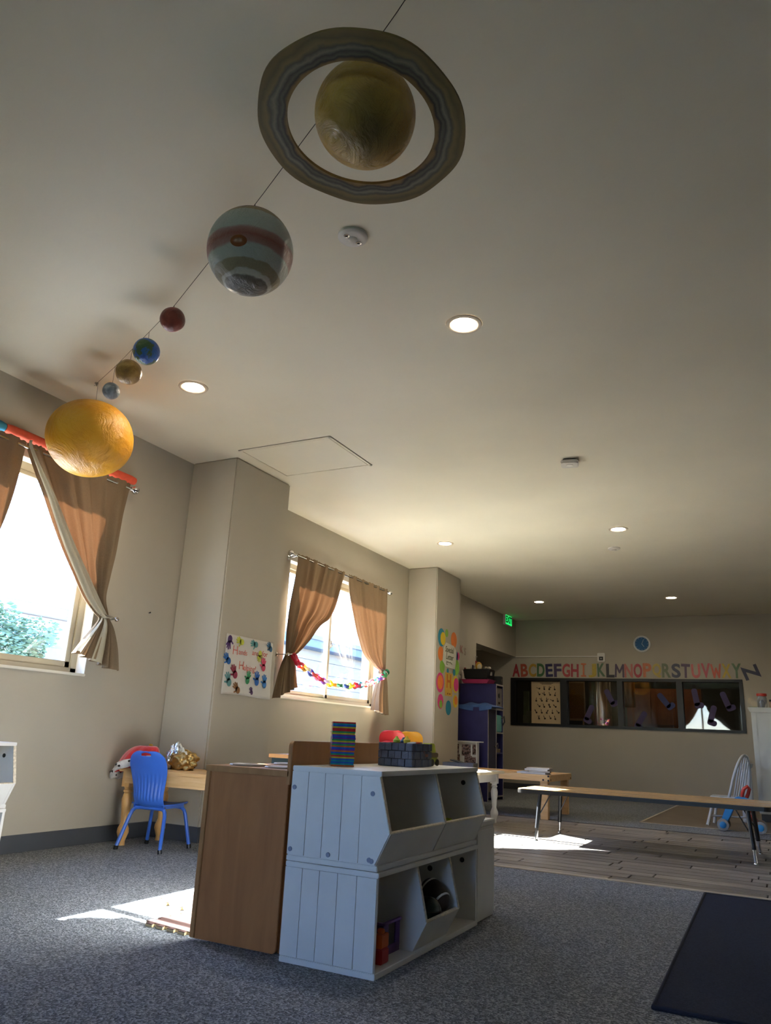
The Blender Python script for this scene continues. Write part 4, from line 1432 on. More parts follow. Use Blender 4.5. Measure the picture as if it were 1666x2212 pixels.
def planet(name, label, c, r, m, seed, amp=.02, fn=None, squash=1.0):
    t = thing(name, label, 'planet model', c)
    o = obj('ball', MB().ball((0, 0, 0), (r, r, r * squash), 64, 40, fn=fn or lumpy(seed, amp)), m, t, smooth=60)
    zt = string_z(c[0]) - c[2]
    obj('hanger', MB().tube([(0, 0, r * squash * .97), (0, line_y(c[0]) - c[1], max(zt, r * squash + .005))], .0012, 6), M_STR, t)
    return t


planet('sun_model', 'large yellow papier-mache sun hanging in front of the curtain', (-3.84, 3.14, 2.55), .268,
       planet_mat('sun_paint', noise_cols([(.3, '#c07f10'), (.5, '#d99a1c'), (.7, '#e2ab2c')], 3.0), .42, .9, 6.0), 1, .02, squash=.94)
planet('planet_model', 'small blue-grey planet ball nearest the ceiling hook', (-3.43, 2.90, 2.705), .051,
       planet_mat('mercury_paint', noise_cols([(.3, '#4a5058'), (.55, '#7b838c'), (.7, '#b8bcc0')], 16.0), .35, .4, 25.0), 2)
planet('planet_model', 'mottled golden brown planet ball touching the blue-green one', (-3.08, 2.70, 2.668), .0705,
       planet_mat('venus_paint', noise_cols([(.3, '#6a4a22'), (.5, '#97702f'), (.68, '#c09a55')], 14.0), .35, .4, 20.0), 3)
planet('planet_model', 'blue planet ball with green continents', (-2.79, 2.54, 2.655), .069,
       planet_mat('earth_paint', noise_cols([(.40, '#1d4f9e'), (.50, '#2a62b4'), (.53, '#3d5a3a'), (.66, '#4a6a3c'), (.76, '#c9d0d2')], 11.0, .3), .35, .4, 22.0), 4)
planet('planet_model', 'dark red planet ball on the string', (-2.42, 2.33, 2.642), .0585,
       planet_mat('mars_paint', noise_cols([(.3, '#5a221c'), (.5, '#7c3128'), (.72, '#a04a38')], 9.0), .3, .4, 22.0), 5)
JUP = [(-1.0, '#4f4c42'), (-.885, '#5b574b'), (-.87, '#b9b9ae'), (-.83, '#b3b3a8'), (-.815, '#8a8266'), (-.66, '#948b70'), (-.645, '#b4b8b0'), (-.42, '#b6bab4'), (-.36, '#a8807a'), (-.20, '#94564e'), (-.06, '#a8807a'), (.0, '#b6bab4'),
       (.50, '#b2b6b0'), (.53, '#a38b62'), (.68, '#a38b62'), (.71, '#7e4440'), (.82, '#7e4a40'), (.86, '#a89a80')]
jp = planet('planet_model', 'large banded planet ball with a red spot and white stripes', (-1.60, 1.87, 2.48), .158,
            planet_mat('jupiter_paint', zbands(JUP, .158, .07), .32, .9, 14.0), 6, .012)
to_cam = (Vector((0, 0, .8)) - Vector((-1.60, 1.87, 2.48))).normalized()
right = Vector((Rm[0][0], Rm[1][0], Rm[2][0]))
up = Vector((Rm[0][1], Rm[1][1], Rm[2][1]))
sd = (to_cam * .93 + right * -.23 + up * .22).normalized()
Mq = Matrix.Translation(sd * .1555) @ sd.to_track_quat('Z', 'Y').to_matrix().to_4x4()
sp_ = obj('red_spot', MB().ball((0, 0, 0), (.030, .021, .007), 20, 8, M=Mq), mat('spot_paint', '#8a4a1c', .35, .25, 30, .3, 60), jp, smooth=60)


def sat_cols(t, vec):
    n = t.new('ShaderNodeTexNoise', Scale=7.0, Detail=6.0, Distortion=.8)
    t.link(vec, n.inputs['Vector'])
    base = t.ramp(n.outputs['Fac'], [(.3, lin('#b08a38')), (.55, lin('#cba24c')), (.75, lin('#d6b466'))])
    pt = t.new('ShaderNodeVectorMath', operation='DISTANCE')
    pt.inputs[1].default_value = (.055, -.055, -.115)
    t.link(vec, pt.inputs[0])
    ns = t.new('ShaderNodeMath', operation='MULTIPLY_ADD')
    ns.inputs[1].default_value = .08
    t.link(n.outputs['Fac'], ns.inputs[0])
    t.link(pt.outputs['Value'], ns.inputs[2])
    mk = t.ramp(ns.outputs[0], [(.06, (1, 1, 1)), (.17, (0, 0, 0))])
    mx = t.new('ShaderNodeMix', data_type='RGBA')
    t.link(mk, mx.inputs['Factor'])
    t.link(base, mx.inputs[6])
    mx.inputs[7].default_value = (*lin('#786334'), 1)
    return mx.outputs[2]


SAT = Vector((-.915, 1.495, 2.49))
sa = planet('planet_model', 'ringed golden planet hanging nearest the camera', tuple(SAT), .1435, planet_mat('saturn_paint', sat_cols, .3, .9, 12.0), 9, .018)
rn = NT('ring_paint')
vec = rn.coord('Object')
ln = rn.new('ShaderNodeVectorMath', operation='LENGTH')
rn.link(vec, ln.inputs[0])
nz = rn.new('ShaderNodeTexNoise', Scale=12.0, Detail=6.0)
rn.link(vec, nz.inputs['Vector'])
md = rn.new('ShaderNodeMath', operation='MULTIPLY_ADD')
md.inputs[1].default_value = .045
rn.link(nz.outputs['Fac'], md.inputs[0])
rn.link(ln.outputs['Value'], md.inputs[2])
mr = rn.new('ShaderNodeMapRange')
mr.inputs['From Min'].default_value = .222
mr.inputs['From Max'].default_value = .315
rn.link(md.outputs[0], mr.inputs['Value'])
rn.link(rn.ramp(mr.outputs['Result'], [(0, lin('#a5834a')), (.17, lin('#8d7040')), (.26, lin('#38342e')), (.33, lin('#6b6650')), (.42, lin('#4a463c')), (.52, lin('#8c8770')), (.62, lin('#5c5644')), (.72, lin('#8a7848')), (.88, lin('#6c5e38')), (1, lin('#7e6a3c'))]), rn.b.inputs['Base Color'])
n2 = rn.new('ShaderNodeTexNoise', Scale=60.0, Detail=3.0)
rn.link(vec, n2.inputs['Vector'])
rn.bump(n2.outputs['Fac'], .2, .006)
rn.b.inputs['Roughness'].default_value = .6
nrm = Vector((-0.0289, -0.0894, -0.9955)).normalized()
q = nrm.to_track_quat('Z', 'X')
mb = MB()
n = 96
vs, fs = [], []
for i in range(n):
    a = 2 * PI * i / n
    wob = 1 + .008 * math.sin(5 * a + 1) + .006 * math.sin(9 * a)
    for r_, z_ in ((.211, -.005), (.297 * wob, -.004), (.297 * wob, .004), (.211, .005)):
        vs.append((r_ * math.cos(a), r_ * math.sin(a), z_ + .004 * math.sin(2 * a)))
for i in range(n):
    j = (i + 1) % n
    for k in range(4):
        k2 = (k + 1) % 4
        fs.append((4 * i + k, 4 * j + k, 4 * j + k2, 4 * i + k2))
mb.add(vs, fs)
ro = obj('ring', mb, rn.m, sa, smooth=40)
ro.rotation_mode = 'QUATERNION'
ro.rotation_quaternion = q
ro.location = tuple(up * -.034 + right * -.012)

t = thing('hanging_string', 'thin string stretched under the ceiling carrying the planet models', 'string', (-3.883, 3.155, 2.955))
pts = []
for k in range(60):
    x = -3.87 + (1.05 + 3.87) * k / 59
    pts.append((x + 3.883, line_y(x) - 3.155, string_z(x) - 2.955))
obj('cord', MB().tube(pts, .0014, 6), M_STR, t)
obj('hook', MB().tube([(0, 0, .005), (0, 0, -.01), (.010, -.004, -.022), (.018, -.008, -.014), (.016, -.008, -.004)], .0028, 8).lathe([(.012, -.002), (.012, .005)], (0, 0, 0), 14), M_STEEL, t, smooth=60)
obj('loose_end', MB().tube([(0, 0, -.01), (-.02, .0, -.012), (-.045, .02, .002)], .0012, 6), M_STR, t)

# ------------------------------------------------------------------ ceiling fittings
M_TRIM = mat('light_trim', '#c9b9a2', .4, .04)
em = NT('lamp_glow')
em.b.inputs['Base Color'].default_value = (1, .95, .85, 1)
nzz = em.new('ShaderNodeTexNoise', Scale=2.0)
em.b.inputs['Emission Color'].default_value = (1.0, .86, .66, 1)
em.b.inputs['Emission Strength'].default_value = 75.0


def ceiling_light(label, x, y):
    t = thing('ceiling_light', label, 'ceiling light', (x, y, ZC), 0, 'recessed ceiling lights')
    obj('trim_ring', MB().add(*ring_geo([(.066, -.001), (.069, -.004), (.082, -.009), (.096, -.006), (.099, -.0003)], 40)), M_TRIM, t, smooth=40)
    obj('lamp', MB().lathe([(.068, -.0005), (.067, -.003), (.001, -.0035)], (0, 0, 0), 36), em.m, t)
    return t


def ring_geo(prof, n):
    vs, fs = [], []
    for r, z in prof:
        for k in range(n):
            a = 2 * PI * k / n
            vs.append((r * math.cos(a), r * math.sin(a), z))
    for i in range(len(prof) - 1):
        for k in range(n):
            k2 = (k + 1) % n
            fs.append((i * n + k, i * n + k2, (i + 1) * n + k2, (i + 1) * n + k))
    return vs, fs


for x, y, s in ((-1.37, 3.40, 'largest in view, right of the banded planet'), (-3.31, 3.45, 'beside the small planet balls'), (-3.34, 7.83, 'above the window with the paper chain'),
                (-1.385, 7.80, 'just in front of the small round smoke alarm'), (-3.37, 11.77, 'near the green exit sign'), (-1.38, 11.84, 'farthest right, above the wall clock')):
    ceiling_light('round recessed ceiling light ' + s, x, y)

M_DET = mat('detector_plastic', '#cfc9c0', .45, .03)
t = thing('emergency_light', 'white round ceiling fitting with two small lamp heads beside the banded planet', 'ceiling fitting', (-1.553, 2.497, ZC))
obj('base', MB().lathe([(.068, 0), (.068, -.010), (.058, -.016), (.050, -.017)], (0, 0, 0), 36), M_DET, t, smooth=40)
obj('dome', MB().ball((0, 0, -.016), (.022, .022, .012), 16, 8), M_DET, t, smooth=60)
for s in (-1, 1):
    ld = obj('lamp_head', MB().lathe([(.013, -.014), (.013, -.020), (.009, -.021)], (s * .012, s * .034, 0), 16), M_STEEL, t, smooth=40)
    obj('slot', MB().cbox((s * .012, s * .034, -.0215), (.014, .003, .001)).cbox((s * .012, s * .034, -.0215), (.003, .014, .001)), M_BLACK, ld)
t = thing('smoke_detector', 'square white smoke detector with rounded corners on the ceiling', 'smoke detector', (-1.356, 5.655, ZC), .2)
obj('back_plate', MB().prism(rrect(-.052, .052, -.052, .052, .02), -.012, 0, 'z'), M_DARK, t)
obj('body', MB().prism(rrect(-.068, .068, -.068, .068, .025), -.040, -.012, 'z'), M_DET, t, bevel=.006)
obj('button', MB().lathe([(.026, -.040), (.026, -.043), (.020, -.044)], (0, 0, 0), 24), mat('button_plastic', '#e2ddd4', .4), t, smooth=40)
t = thing('smoke_alarm', 'small round white alarm on the ceiling behind a recessed light', 'smoke detector', (-1.581, 8.593, ZC))
obj('base', MB().lathe([(.068, 0), (.068, -.012), (.052, -.02)], (0, 0, 0), 32), M_DET, t, smooth=40)
obj('cap', MB().lathe([(.026, -.02), (.024, -.028), (.012, -.031)], (0, 0, 0), 20), M_DET, t, smooth=40)

# ------------------------------------------------------------------ handprint poster
M_PAPER = mat('poster_paper', '#cfcac1', .8, .05, 4)
PX, PY, PZ = -3.86, 4.73, 1.05
ps = thing('handprint_poster', 'white poster with painted handprints and red writing on the near pilaster', 'poster', (PX, PY, PZ))
pw, phh = .625, .465
def sheet(u, v):
    y = u * pw + .02 * (v < .5) * (.5 - v) * 2 * (u - .3)
    z = v * phh + .006 * math.sin(5 * u) * (1 - v)
    x = .004 + .006 * (1 - v) * (.5 + .5 * math.sin(6 * u + 1)) * (.3 + abs(u - .5))
    return (x, y, z)
obj('sheet', MB().grid(sheet, 30, 20), M_PAPER, ps, smooth=80, solid=.0008)
def hand(cx, cy, s, ang, spread=1.0, miss=()):
    mb = MB()
    M = T3(.0115, cx * pw, cy * phh) @ FACE_PX @ rot2(ang)
    mb.prism(ellipse(0, 0, .030 * s, .034 * s, 18), 0, .0005, 'z', M)
    for k, (a, l) in enumerate(((-1.05, .055), (-.32, .078), (-.02, .084), (.26, .079), (.55, .064))):
        if k in miss:
            continue
        a *= spread
        mb.prism(capsule((math.sin(a) * .022 * s, math.cos(a) * .022 * s), (math.sin(a) * l * s, math.cos(a) * l * s), .0075 * s, 4), 0, .0005, 'z', M)
    return mb
HP = [(.055, .91, 1.0, 3.0, '#4f2f68', 'purple'), (.30, .90, .9, 1.4, '#b7b93a', 'yellow'), (.60, .905, .9, 1.5, '#5c9a9a', 'teal'), (.935, .88, .85, .8, '#2f5f80', 'blue'), (.71, .76, .85, 3.0, '#b7b93a', 'yellow'),
      (.07, .55, .95, .9, '#1f62a8', 'blue'), (.225, .34, 1.05, .6, '#8e2440', 'red'), (.81, .53, 1.0, .15, '#cc3f5e', 'red'), (.12, .20, 1.05, .5, '#5c8f90', 'teal'), (.31, .09, .95, .9, '#80562f', 'brown'),
      (.49, .27, .95, -.15, '#2f8a5a', 'green'), (.69, .27, 1.05, .1, '#1f5fae', 'blue'), (.86, .24, 1.0, .15, '#2f78bc', 'blue'), (.60, .075, .6, .5, '#5a3a68', 'purple')]
for cx, cy, s, a, c, nm in HP:
    o = obj('handprint', hand(cx, cy, s * .92, a), mat('paint_' + c[1:], c, .6, .2, 40), ps)
    o['label'] = nm + ' painted handprint'
M_RED = mat('red_marker', '#c9452f', .6, .15, 40)
for s, cx, cy, size in (('H', .185, .735, .105), ('ands', .345, .725, .062), ('are', .60, .755, .062), ('for', .815, .765, .066), ('H', .335, .50, .10), ('elping!', .515, .475, .066)):
    obj('lettering', text_mesh(s, size, T3(.0115, cx * pw, cy * phh) @ FACE_PX, .0004, -.0005 if len(s) > 1 else -.002, m=M_RED), M_RED, ps)

# ------------------------------------------------------------------ special letter display on the far pilaster
SX = -3.92
PC = {'teal': '#1f7f9a', 'yellow': '#d8b81e', 'green': '#7fae3a', 'orange': '#e07a30', 'blue': '#2a5a9a', 'pink': '#cf3a80'}
circ = [('teal', 9.138, 2.059, .117, 0, 'top left, under the yellow disc'), ('yellow', 9.185, 2.05, .085, 1, 'on the top teal disc'), ('green', 9.312, 2.137, .052, 0, 'small, at the very top'), ('orange', 9.565, 2.078, .105, 0, 'top right'),
        ('orange', 9.128, 1.85, .093, 0, 'left of the written sign'), ('blue', 9.642, 1.865, .082, 0, 'right of the written sign'), ('pink', 9.728, 1.88, .05, 0, 'small, at the right corner'), ('green', 9.184, 1.686, .082, 0, 'below the written sign, left'),
        ('green', 9.665, 1.723, .105, 1, 'below the written sign, right'), ('teal', 9.372, 1.650, .034, 0, 'tiny, just above the letter card'), ('teal', 9.587, 1.652, .044, 2, 'small, right above the letter card'),
        ('pink', 9.128, 1.483, .125, 0, 'large, left of the letter card'), ('orange', 9.128, 1.486, .09, 1, 'on the large left pink disc'), ('yellow', 9.652, 1.497, .111, 0, 'right of the letter card'), ('pink', 9.668, 1.495, .087, 1, 'on the right yellow disc'),
        ('pink', 9.155, 1.249, .093, 0, 'lower left'), ('green', 9.163, 1.216, .05, 1, 'on the lower left pink disc'), ('yellow', 9.655, 1.278, .082, 0, 'lower right'), ('orange', 9.672, 1.289, .055, 1, 'on the lower right yellow disc'), ('teal', 9.421, 1.183, .093, 0, 'lowest of all')]
for c, y, z, r, lv, s in circ:
    y = min(y, 9.78 - r * .95)
    d = MB().prism(ellipse(0, 0, r * .97, r, 36), .0006 + lv * .0022, .0022 + lv * .0022, 'z', FACE_PX)
    o = tag(obj('paper_disc', d, mat('disc_' + c, PC[c], .7, .06, 10), loc=(SX, y, z)), '%s paper disc on the far pilaster, %s' % (c, s), 'paper disc', 'paper discs on the pilaster')
sg = thing('written_sign', 'white laminated sign reading Special Letter among the paper discs', 'sign', (SX, 9.41, 1.85))
poly = [(-.13, .161), (.143, .146), (.245, .084), (.22, -.078), (.191, -.16), (-.127, -.149), (-.231, -.088), (-.211, .086)]
obj('sheet', MB().prism(poly, .0070, .0085, 'z', FACE_PX), mat('sign_paper', '#cfcdc0', .35, .03), sg)
M_INK = mat('olive_ink', '#4f4f2a', .6)
for s, cx, cy, size in (('Special', -.01, .075, .105), ('Letter', 0.0, -.02, .10)):
    obj('lettering', text_mesh(s, size, T3(.0088, cx, cy) @ FACE_PX, .0005, .0015, .2, m=M_INK), M_INK, sg)
obj('arrow_stroke', MB().tube([(.009, -.10, -.095), (.009, -.06, -.082), (.009, -.02, -.09), (.009, .03, -.083), (.009, .08, -.10)], .004, 5).tube([(.009, -.10, -.075), (.009, -.10, -.118), (.009, -.07, -.122)], .004, 5), M_INK, sg)
cd = thing('letter_card', 'tall yellow card with an orange letter H under the written sign', 'card', (SX, 9.41, 1.48))
obj('sheet', MB().box(.0028, .0045, -.122, .122, -.148, .148), mat('card_yellow', '#cda23a', .7, .08), cd)
obj('lettering', text_mesh('H', .24, T3(.005, 0, .03) @ FACE_PX, .0005, .006, m=mat('card_orange', '#c06a20', .7)), MATS['card_orange'], cd)
obj('print_marks', MB().cbox((.005, -.03, -.12), (.001, .03, .02)).cbox((.005, .04, -.12), (.001, .04, .02)), mat('card_brown', '#8a4a1c', .7), cd)

# ------------------------------------------------------------------ art line beyond the pilaster
al = thing('art_line', 'string with clothes pegs on the wall beyond the far pilaster', 'string', (XL, 10.3, 1.6))
obj('cord', MB().tube([(.012, .0, .0), (.02, .4, .10), (.02, .8, .22), (.02, 1.16, .34), (.012, 1.22, .47)], .003, 6), mat('cord_white', '#b9b2a6', .8), al)
obj('pin', MB().ball((.012, 1.22, .47), .012, 10, 6), mat('cord_white', '#b9b2a6', .8), al)
for nm, y, z, c in (('black', 10.72, 1.70, '#15151a'), ('red', 11.00, 1.80, '#8a2420'), ('navy', 11.33, 1.87, '#241f3a'), ('red', 11.47, 1.95, '#a02a24')):
    t = thing('clothes_peg', '%s clothes peg on the art line, %s' % (nm, {10.72: 'next to the pilaster', 11.0: 'holding a drawing', 11.33: 'third along', 11.47: 'nearest the alcove'}[y]), 'peg', (XL + .026, y, z))
    obj('jaw', MB().box(-.006, .0, -.02, .02, -.05, .05), mat('peg_' + c[1:], c, .5), t, bevel=.002)
    obj('jaw', MB().box(.002, .008, -.02, .02, -.05, .05), mat('peg_' + c[1:], c, .5), t, bevel=.002)
M_ART = mat('drawing_paper', '#b5aaa0', .8, .06, 6)
M_ORP = mat('orange_paint', '#c07a3a', .7, .3, 12)
for k, (y0, y1, z0, z1, s) in enumerate(((10.62, 10.98, 1.32, 1.72, 'half hidden by the far pilaster'), (10.86, 11.16, 1.40, 1.80, 'under the red peg'))):
    t = thing('childs_drawing', 'white child drawing with orange paint, ' + s, 'drawing', (XL, (y0 + y1) / 2, z0))
    w2, h2 = (y1 - y0) / 2, z1 - z0
    def shf(u, v, k=k, w2=w2, h2=h2):
        return (.014 + .01 * k + .010 * math.sin(3 * v + k) * (1 - v) + .006 * math.sin(5 * u), (u * 2 - 1) * w2, v * h2)
    obj('sheet', MB().grid(shf, 10, 10), M_ART, t, solid=.0008, smooth=80)
    obj('paint_stroke', MB().prism(ellipse(.03, h2 * .5, w2 * .5, h2 * .2, 20, .5), .034 + .01 * k, .0348 + .01 * k, 'z', FACE_PX), M_ORP, t)
t = thing('wall_lettering', 'faint red cut-out letters on the wall beyond the far pilaster', 'lettering', (XL, 10.9, 2.13))
for k, (s, dy, c) in enumerate((('R', -.15, '#a8746a'), ('K', .0, '#a8665c'), ('S', .15, '#a08c80'))):
    obj('letter', text_mesh(s, .16, T3(.003, dy, -.02 * k) @ FACE_PX, .001, .001, m=mat('faint_' + s, c, .7)), MATS['faint_' + s], t)

# ------------------------------------------------------------------ navy cube shelves with bins
SH = thing('cube_shelf', 'navy cube shelf with white edges and fabric bins beside the alcove', 'shelf', (-3.73, 10.41, 0))
M_SHW = mat('shelf_white_edge', '#a49c94', .5)
dep = .565
def panel(name, x0, x1, y0, y1, z0, z1):
    return obj(name, MB().box(x0, x1, y0, y1, z0, z1), M_NAVY, SH, bevel=.001)
panel('side_panel', -dep, 0, 0, .018, 0, 1.225)
panel('divider', -dep, 0, .340, .358, 0, 1.575)
panel('side_panel', -dep, 0, .642, .660, 0, 1.575)
panel('back_panel', -dep, -dep + .01, .018, .642, 0, 1.225)
panel('back_panel', -dep, -dep + .01, .358, .642, 1.225, 1.56)
for z in (0.04, .335, .62, .90):
    panel('shelf_board', -dep + .01, 0, .358, .642, z, z + .018)
for z in (0.04, .42, .80):
    panel('shelf_board', -dep + .01, -.02, .018, .340, z, z + .018)
panel('top_board', -dep, 0, 0, .358, 1.225, 1.243)
panel('shelf_board', -dep + .01, 0, .358, .642, 1.225, 1.243)
panel('top_board', -dep, 0, .340, .660, 1.575, 1.593)
e = MB()
for y0, y1, z0, z1 in ((-.001, .019, 0, 1.243), (.339, .359, 0, 1.593), (.641, .661, 0, 1.593), (0, .35, 1.224, 1.244), (.34, .66, 1.574, 1.594), (.35, .65, 1.224, 1.244), (.35, .65, .899, .919), (.35, .65, .04, .058)):
    e.box(0, .004, y0, y1, z0, z1)
obj('edge_trim', e, M_SHW, SH)
obj('cupboard_door', MB().box(-.015, -.002, .022, .336, .06, 1.222), mat('navy_door', '#1a1838', .45), SH, bevel=.002)
obj('door_pull', MB().ball((.006, .28, .72), .012, 10, 6), M_STEEL, SH)
obj('door_poster', MB().box(-.0018, .0, .05, .31, .12, .34), mat('door_paper', '#7c7060', .7, .2, 20), SH)
t = thing('fabric_bin', 'grey fabric bin with a round grip hole in the top cell of the navy shelf', 'bin', (-3.87, 10.91, 1.2435))
obj('box', MB().box(-.15, .13, -.135, .135, 0, .30), mat('grey_felt_bin', '#77706c', .9, .1, 40), t, bevel=.004)
obj('grip_hole', MB().lathe([(.035, 0), (.035, .003)], (0, 0, 0), 18, T3(.13, 0, .19) @ Matrix.Rotation(PI / 2, 4, 'Y')), M_BLACK, t)
obj('label_holder', MB().box(.13, .133, -.04, .04, .07, .10), M_STEEL, t)
t = thing('fabric_bin', 'pale teal bag hanging out of the second cell of the navy shelf', 'bag', (-3.84, 10.91, .919))
obj('bag', MB().box(-.1, .10, -.11, .13, 0, .24), mat('teal_cloth', '#6fb0a6', .8, .1), t, bevel=.012)
obj('strap', MB().tube([(.105, .10, .20), (.13, .14, .23), (.135, .15, .15), (.115, .12, .10)], .01, 6), M_DARK, t, smooth=60)
t = thing('tin_can', 'brown paper stack in the lower cell of the navy shelf', 'papers', (-3.86, 10.91, .6385))
obj('stack', MB().box(-.12, .1, -.12, .12, 0, .03).box(-.12, .1, -.12, .12, .032, .05), mat('kraft_paper', '#7a6a50', .8, .15, 40), t)
t = thing('paper_scroll', 'small white hook-shaped paper scrap in the dark cell of the navy shelf', 'paper', (-3.78, 10.94, .6385))
obj('curl', MB().tube([(0, 0, .0), (0, .02, .05), (0, .05, .09), (0, .03, .13), (0, -.01, .11)], .006, 6), mat('scrap_white', '#8d8d94', .7), t)
# blue tarp, pink tray and black bin on top
t = thing('folded_tarp', 'crumpled blue cloth folded on the lower top of the navy shelf', 'cloth', (-3.94, 10.58, 1.2445))
def tarp(u, v):
    x = (u - .5) * .66
    y = (v - .5) * .34
    e_ = math.sin(PI * u) * math.sin(PI * v)
    z = .006 + .05 * e_ ** .5 + .012 * math.sin(17 * u + 5 * v) * e_ + .01 * math.sin(23 * v + 3) * e_
    if v < .06:
        z -= .0
    return (x, y, z)
obj('cloth', MB().grid(tarp, 50, 30), mat('blue_tarp', '#3d5f9a', .6, .2, 10), t, smooth=70, solid=.004)
def flap(u, v):
    return ((u - .5) * .5 + .02, -.172 - .006 * math.sin(9 * u), .03 - .085 * v * (.6 + .4 * math.sin(PI * u)))
obj('hanging_edge', MB().grid(flap, 30, 8), mat('blue_tarp', '#3d5f9a', .6), t, smooth=70, solid=.004)
t = thing('pink_tray', 'raspberry pink tray under the black bin on the navy shelf', 'tray', (-3.945, 10.82, 1.5945))
obj('tray', MB().prism([(-.27, 0), (.10, 0), (.13, .055), (-.30, .055)], -.14, .14, 'y'), mat('pink_plastic', '#a02a58', .4, .06), t, bevel=.006)
obj('rim', MB().box(-.31, .14, -.155, .155, .050, .058), mat('pink_plastic', '#a02a58', .4), t, bevel=.003)
t = thing('black_bin', 'black bin of odds and ends on the pink tray', 'bin', (-3.98, 10.82, 1.653))
obj('box', MB().prism([(-.22, 0), (.14, 0), (.17, .15), (-.25, .15)], -.13, .13, 'y'), M_BLACK, t, bevel=.012)
obj('latch', MB().box(.15, .175, -.06, -.02, .06, .11), M_SHW, t, bevel=.003)
t = thing('toy_bird', 'yellow and orange soft toy poking out on top of the black bin', 'toy', (-4.02, 10.80, 1.8035))
obj('body', MB().ball((0, 0, .055), (.05, .05, .085), 18, 12, fn=lambda d: 1 - .35 * max(0, d.z)), mat('toy_yellow', '#c99a3a', .7, .1), t, smooth=60)
obj('belly', MB().ball((.02, -.03, .035), (.035, .03, .045), 14, 8), mat('toy_cream', '#c9bca0', .8), t, smooth=60)
for k, (dx, c, nm) in enumerate(((.08, '#8a8578', 'grey'), (.13, '#b9b0a0', 'cream'))):
    t = thing('paper_ball', '%s paper lump at the right of the black bin top' % nm, 'paper', (-3.98 + dx, 10.78, 1.8035))
    obj('lump', MB().ball((0, 0, .018), (.028, .03, .02), 12, 8, fn=crumple(30 + k, .2)), mat('lump_' + nm, c, .8), t, smooth=40)
t = thing('black_box', 'small black box with a white mark on the tall navy shelf', 'box', (-3.83, 11.01, 1.5945))
obj('box', MB().box(-.13, .095, -.045, .055, 0, .125), M_BLACK, t, bevel=.004)
obj('white_mark', text_mesh('Y', .06, T3(.0965, 0, .06) @ FACE_PX, .0006, 0, m=M_SHW), M_SHW, t)

# white photo rack by the shelf
t = thing('photo_rack', 'white display rack of photo cards in front of the navy shelf', 'rack', (-3.93, 10.16, 0))
obj('back_board', MB().box(-.22, .15, .03, .045, 0, .775), M_WHITE, t, bevel=.002)
obj('top_ledge', MB().box(-.23, .21, -.02, .06, .765, .78), M_WHITE, t, bevel=.002)
obj('side', MB().box(.135, .15, -.04, .03, 0, .765), M_WHITE, t, bevel=.002)
obj('side', MB().box(-.22, -.205, -.04, .03, 0, .765), M_WHITE, t, bevel=.002)
obj('ledge', MB().box(-.205, .135, -.04, .03, .42, .435), M_WHITE, t, bevel=.002)
for k, (x, z, w, h) in enumerate(((-.17, .67, .06, .13), (-.03, .66, .13, .15), (.085, .67, .05, .13), (-.16, .53, .07, .14), (.0, .52, .11, .13), (.08, .51, .07, .12), (-.12, .36, .12, .11), (.06, .35, .12, .11))):
    tt = NT('photo_%d' % k)
    vv = tt.coord('Object', (1, 1, 1))
    nz = tt.new('ShaderNodeTexNoise', Scale=26.0 + 3 * k, Detail=4.0)
    tt.link(vv, nz.inputs['Vector'])
    tt.link(tt.ramp(nz.outputs['Fac'], [(.38, lin('#1d1a1c')), (.48, lin('#6a4a42')), (.56, lin('#a58a80')), (.64, lin('#4a3f48'))]), tt.b.inputs['Base Color'])
    obj('photo_card', MB().box(x - w / 2, x + w / 2, .024, .029, z - h / 2, z + h / 2), tt.m, t)

# ------------------------------------------------------------------ far wall: interior window, letters, clock
iw = sempty('window_3', (FX0, YF, FZ0))
bars = [(0, 3.845, 0, .045), (0, 3.845, .787, .832)]
fm = MB()
for a in bars:
    fm.box(a[0], a[1], -.02, .15, a[2], a[3])
obj('window_frame', fm, M_BLACK, iw, bevel=.003)
mul = [(0, .075), (.905, 1.025), (1.885, 1.975), (2.84, 2.935), (3.79, 3.845)]
for a, b in mul:
    obj('mullion', MB().box(a, b, -.02, .15, .045, .787), M_BLACK, iw, bevel=.003)
for (a, b), (c, d) in zip(mul, mul[1:]):
    obj('pane', MB().box(b, c, .06, .066, .045, .787), M_GLASSIN, iw)

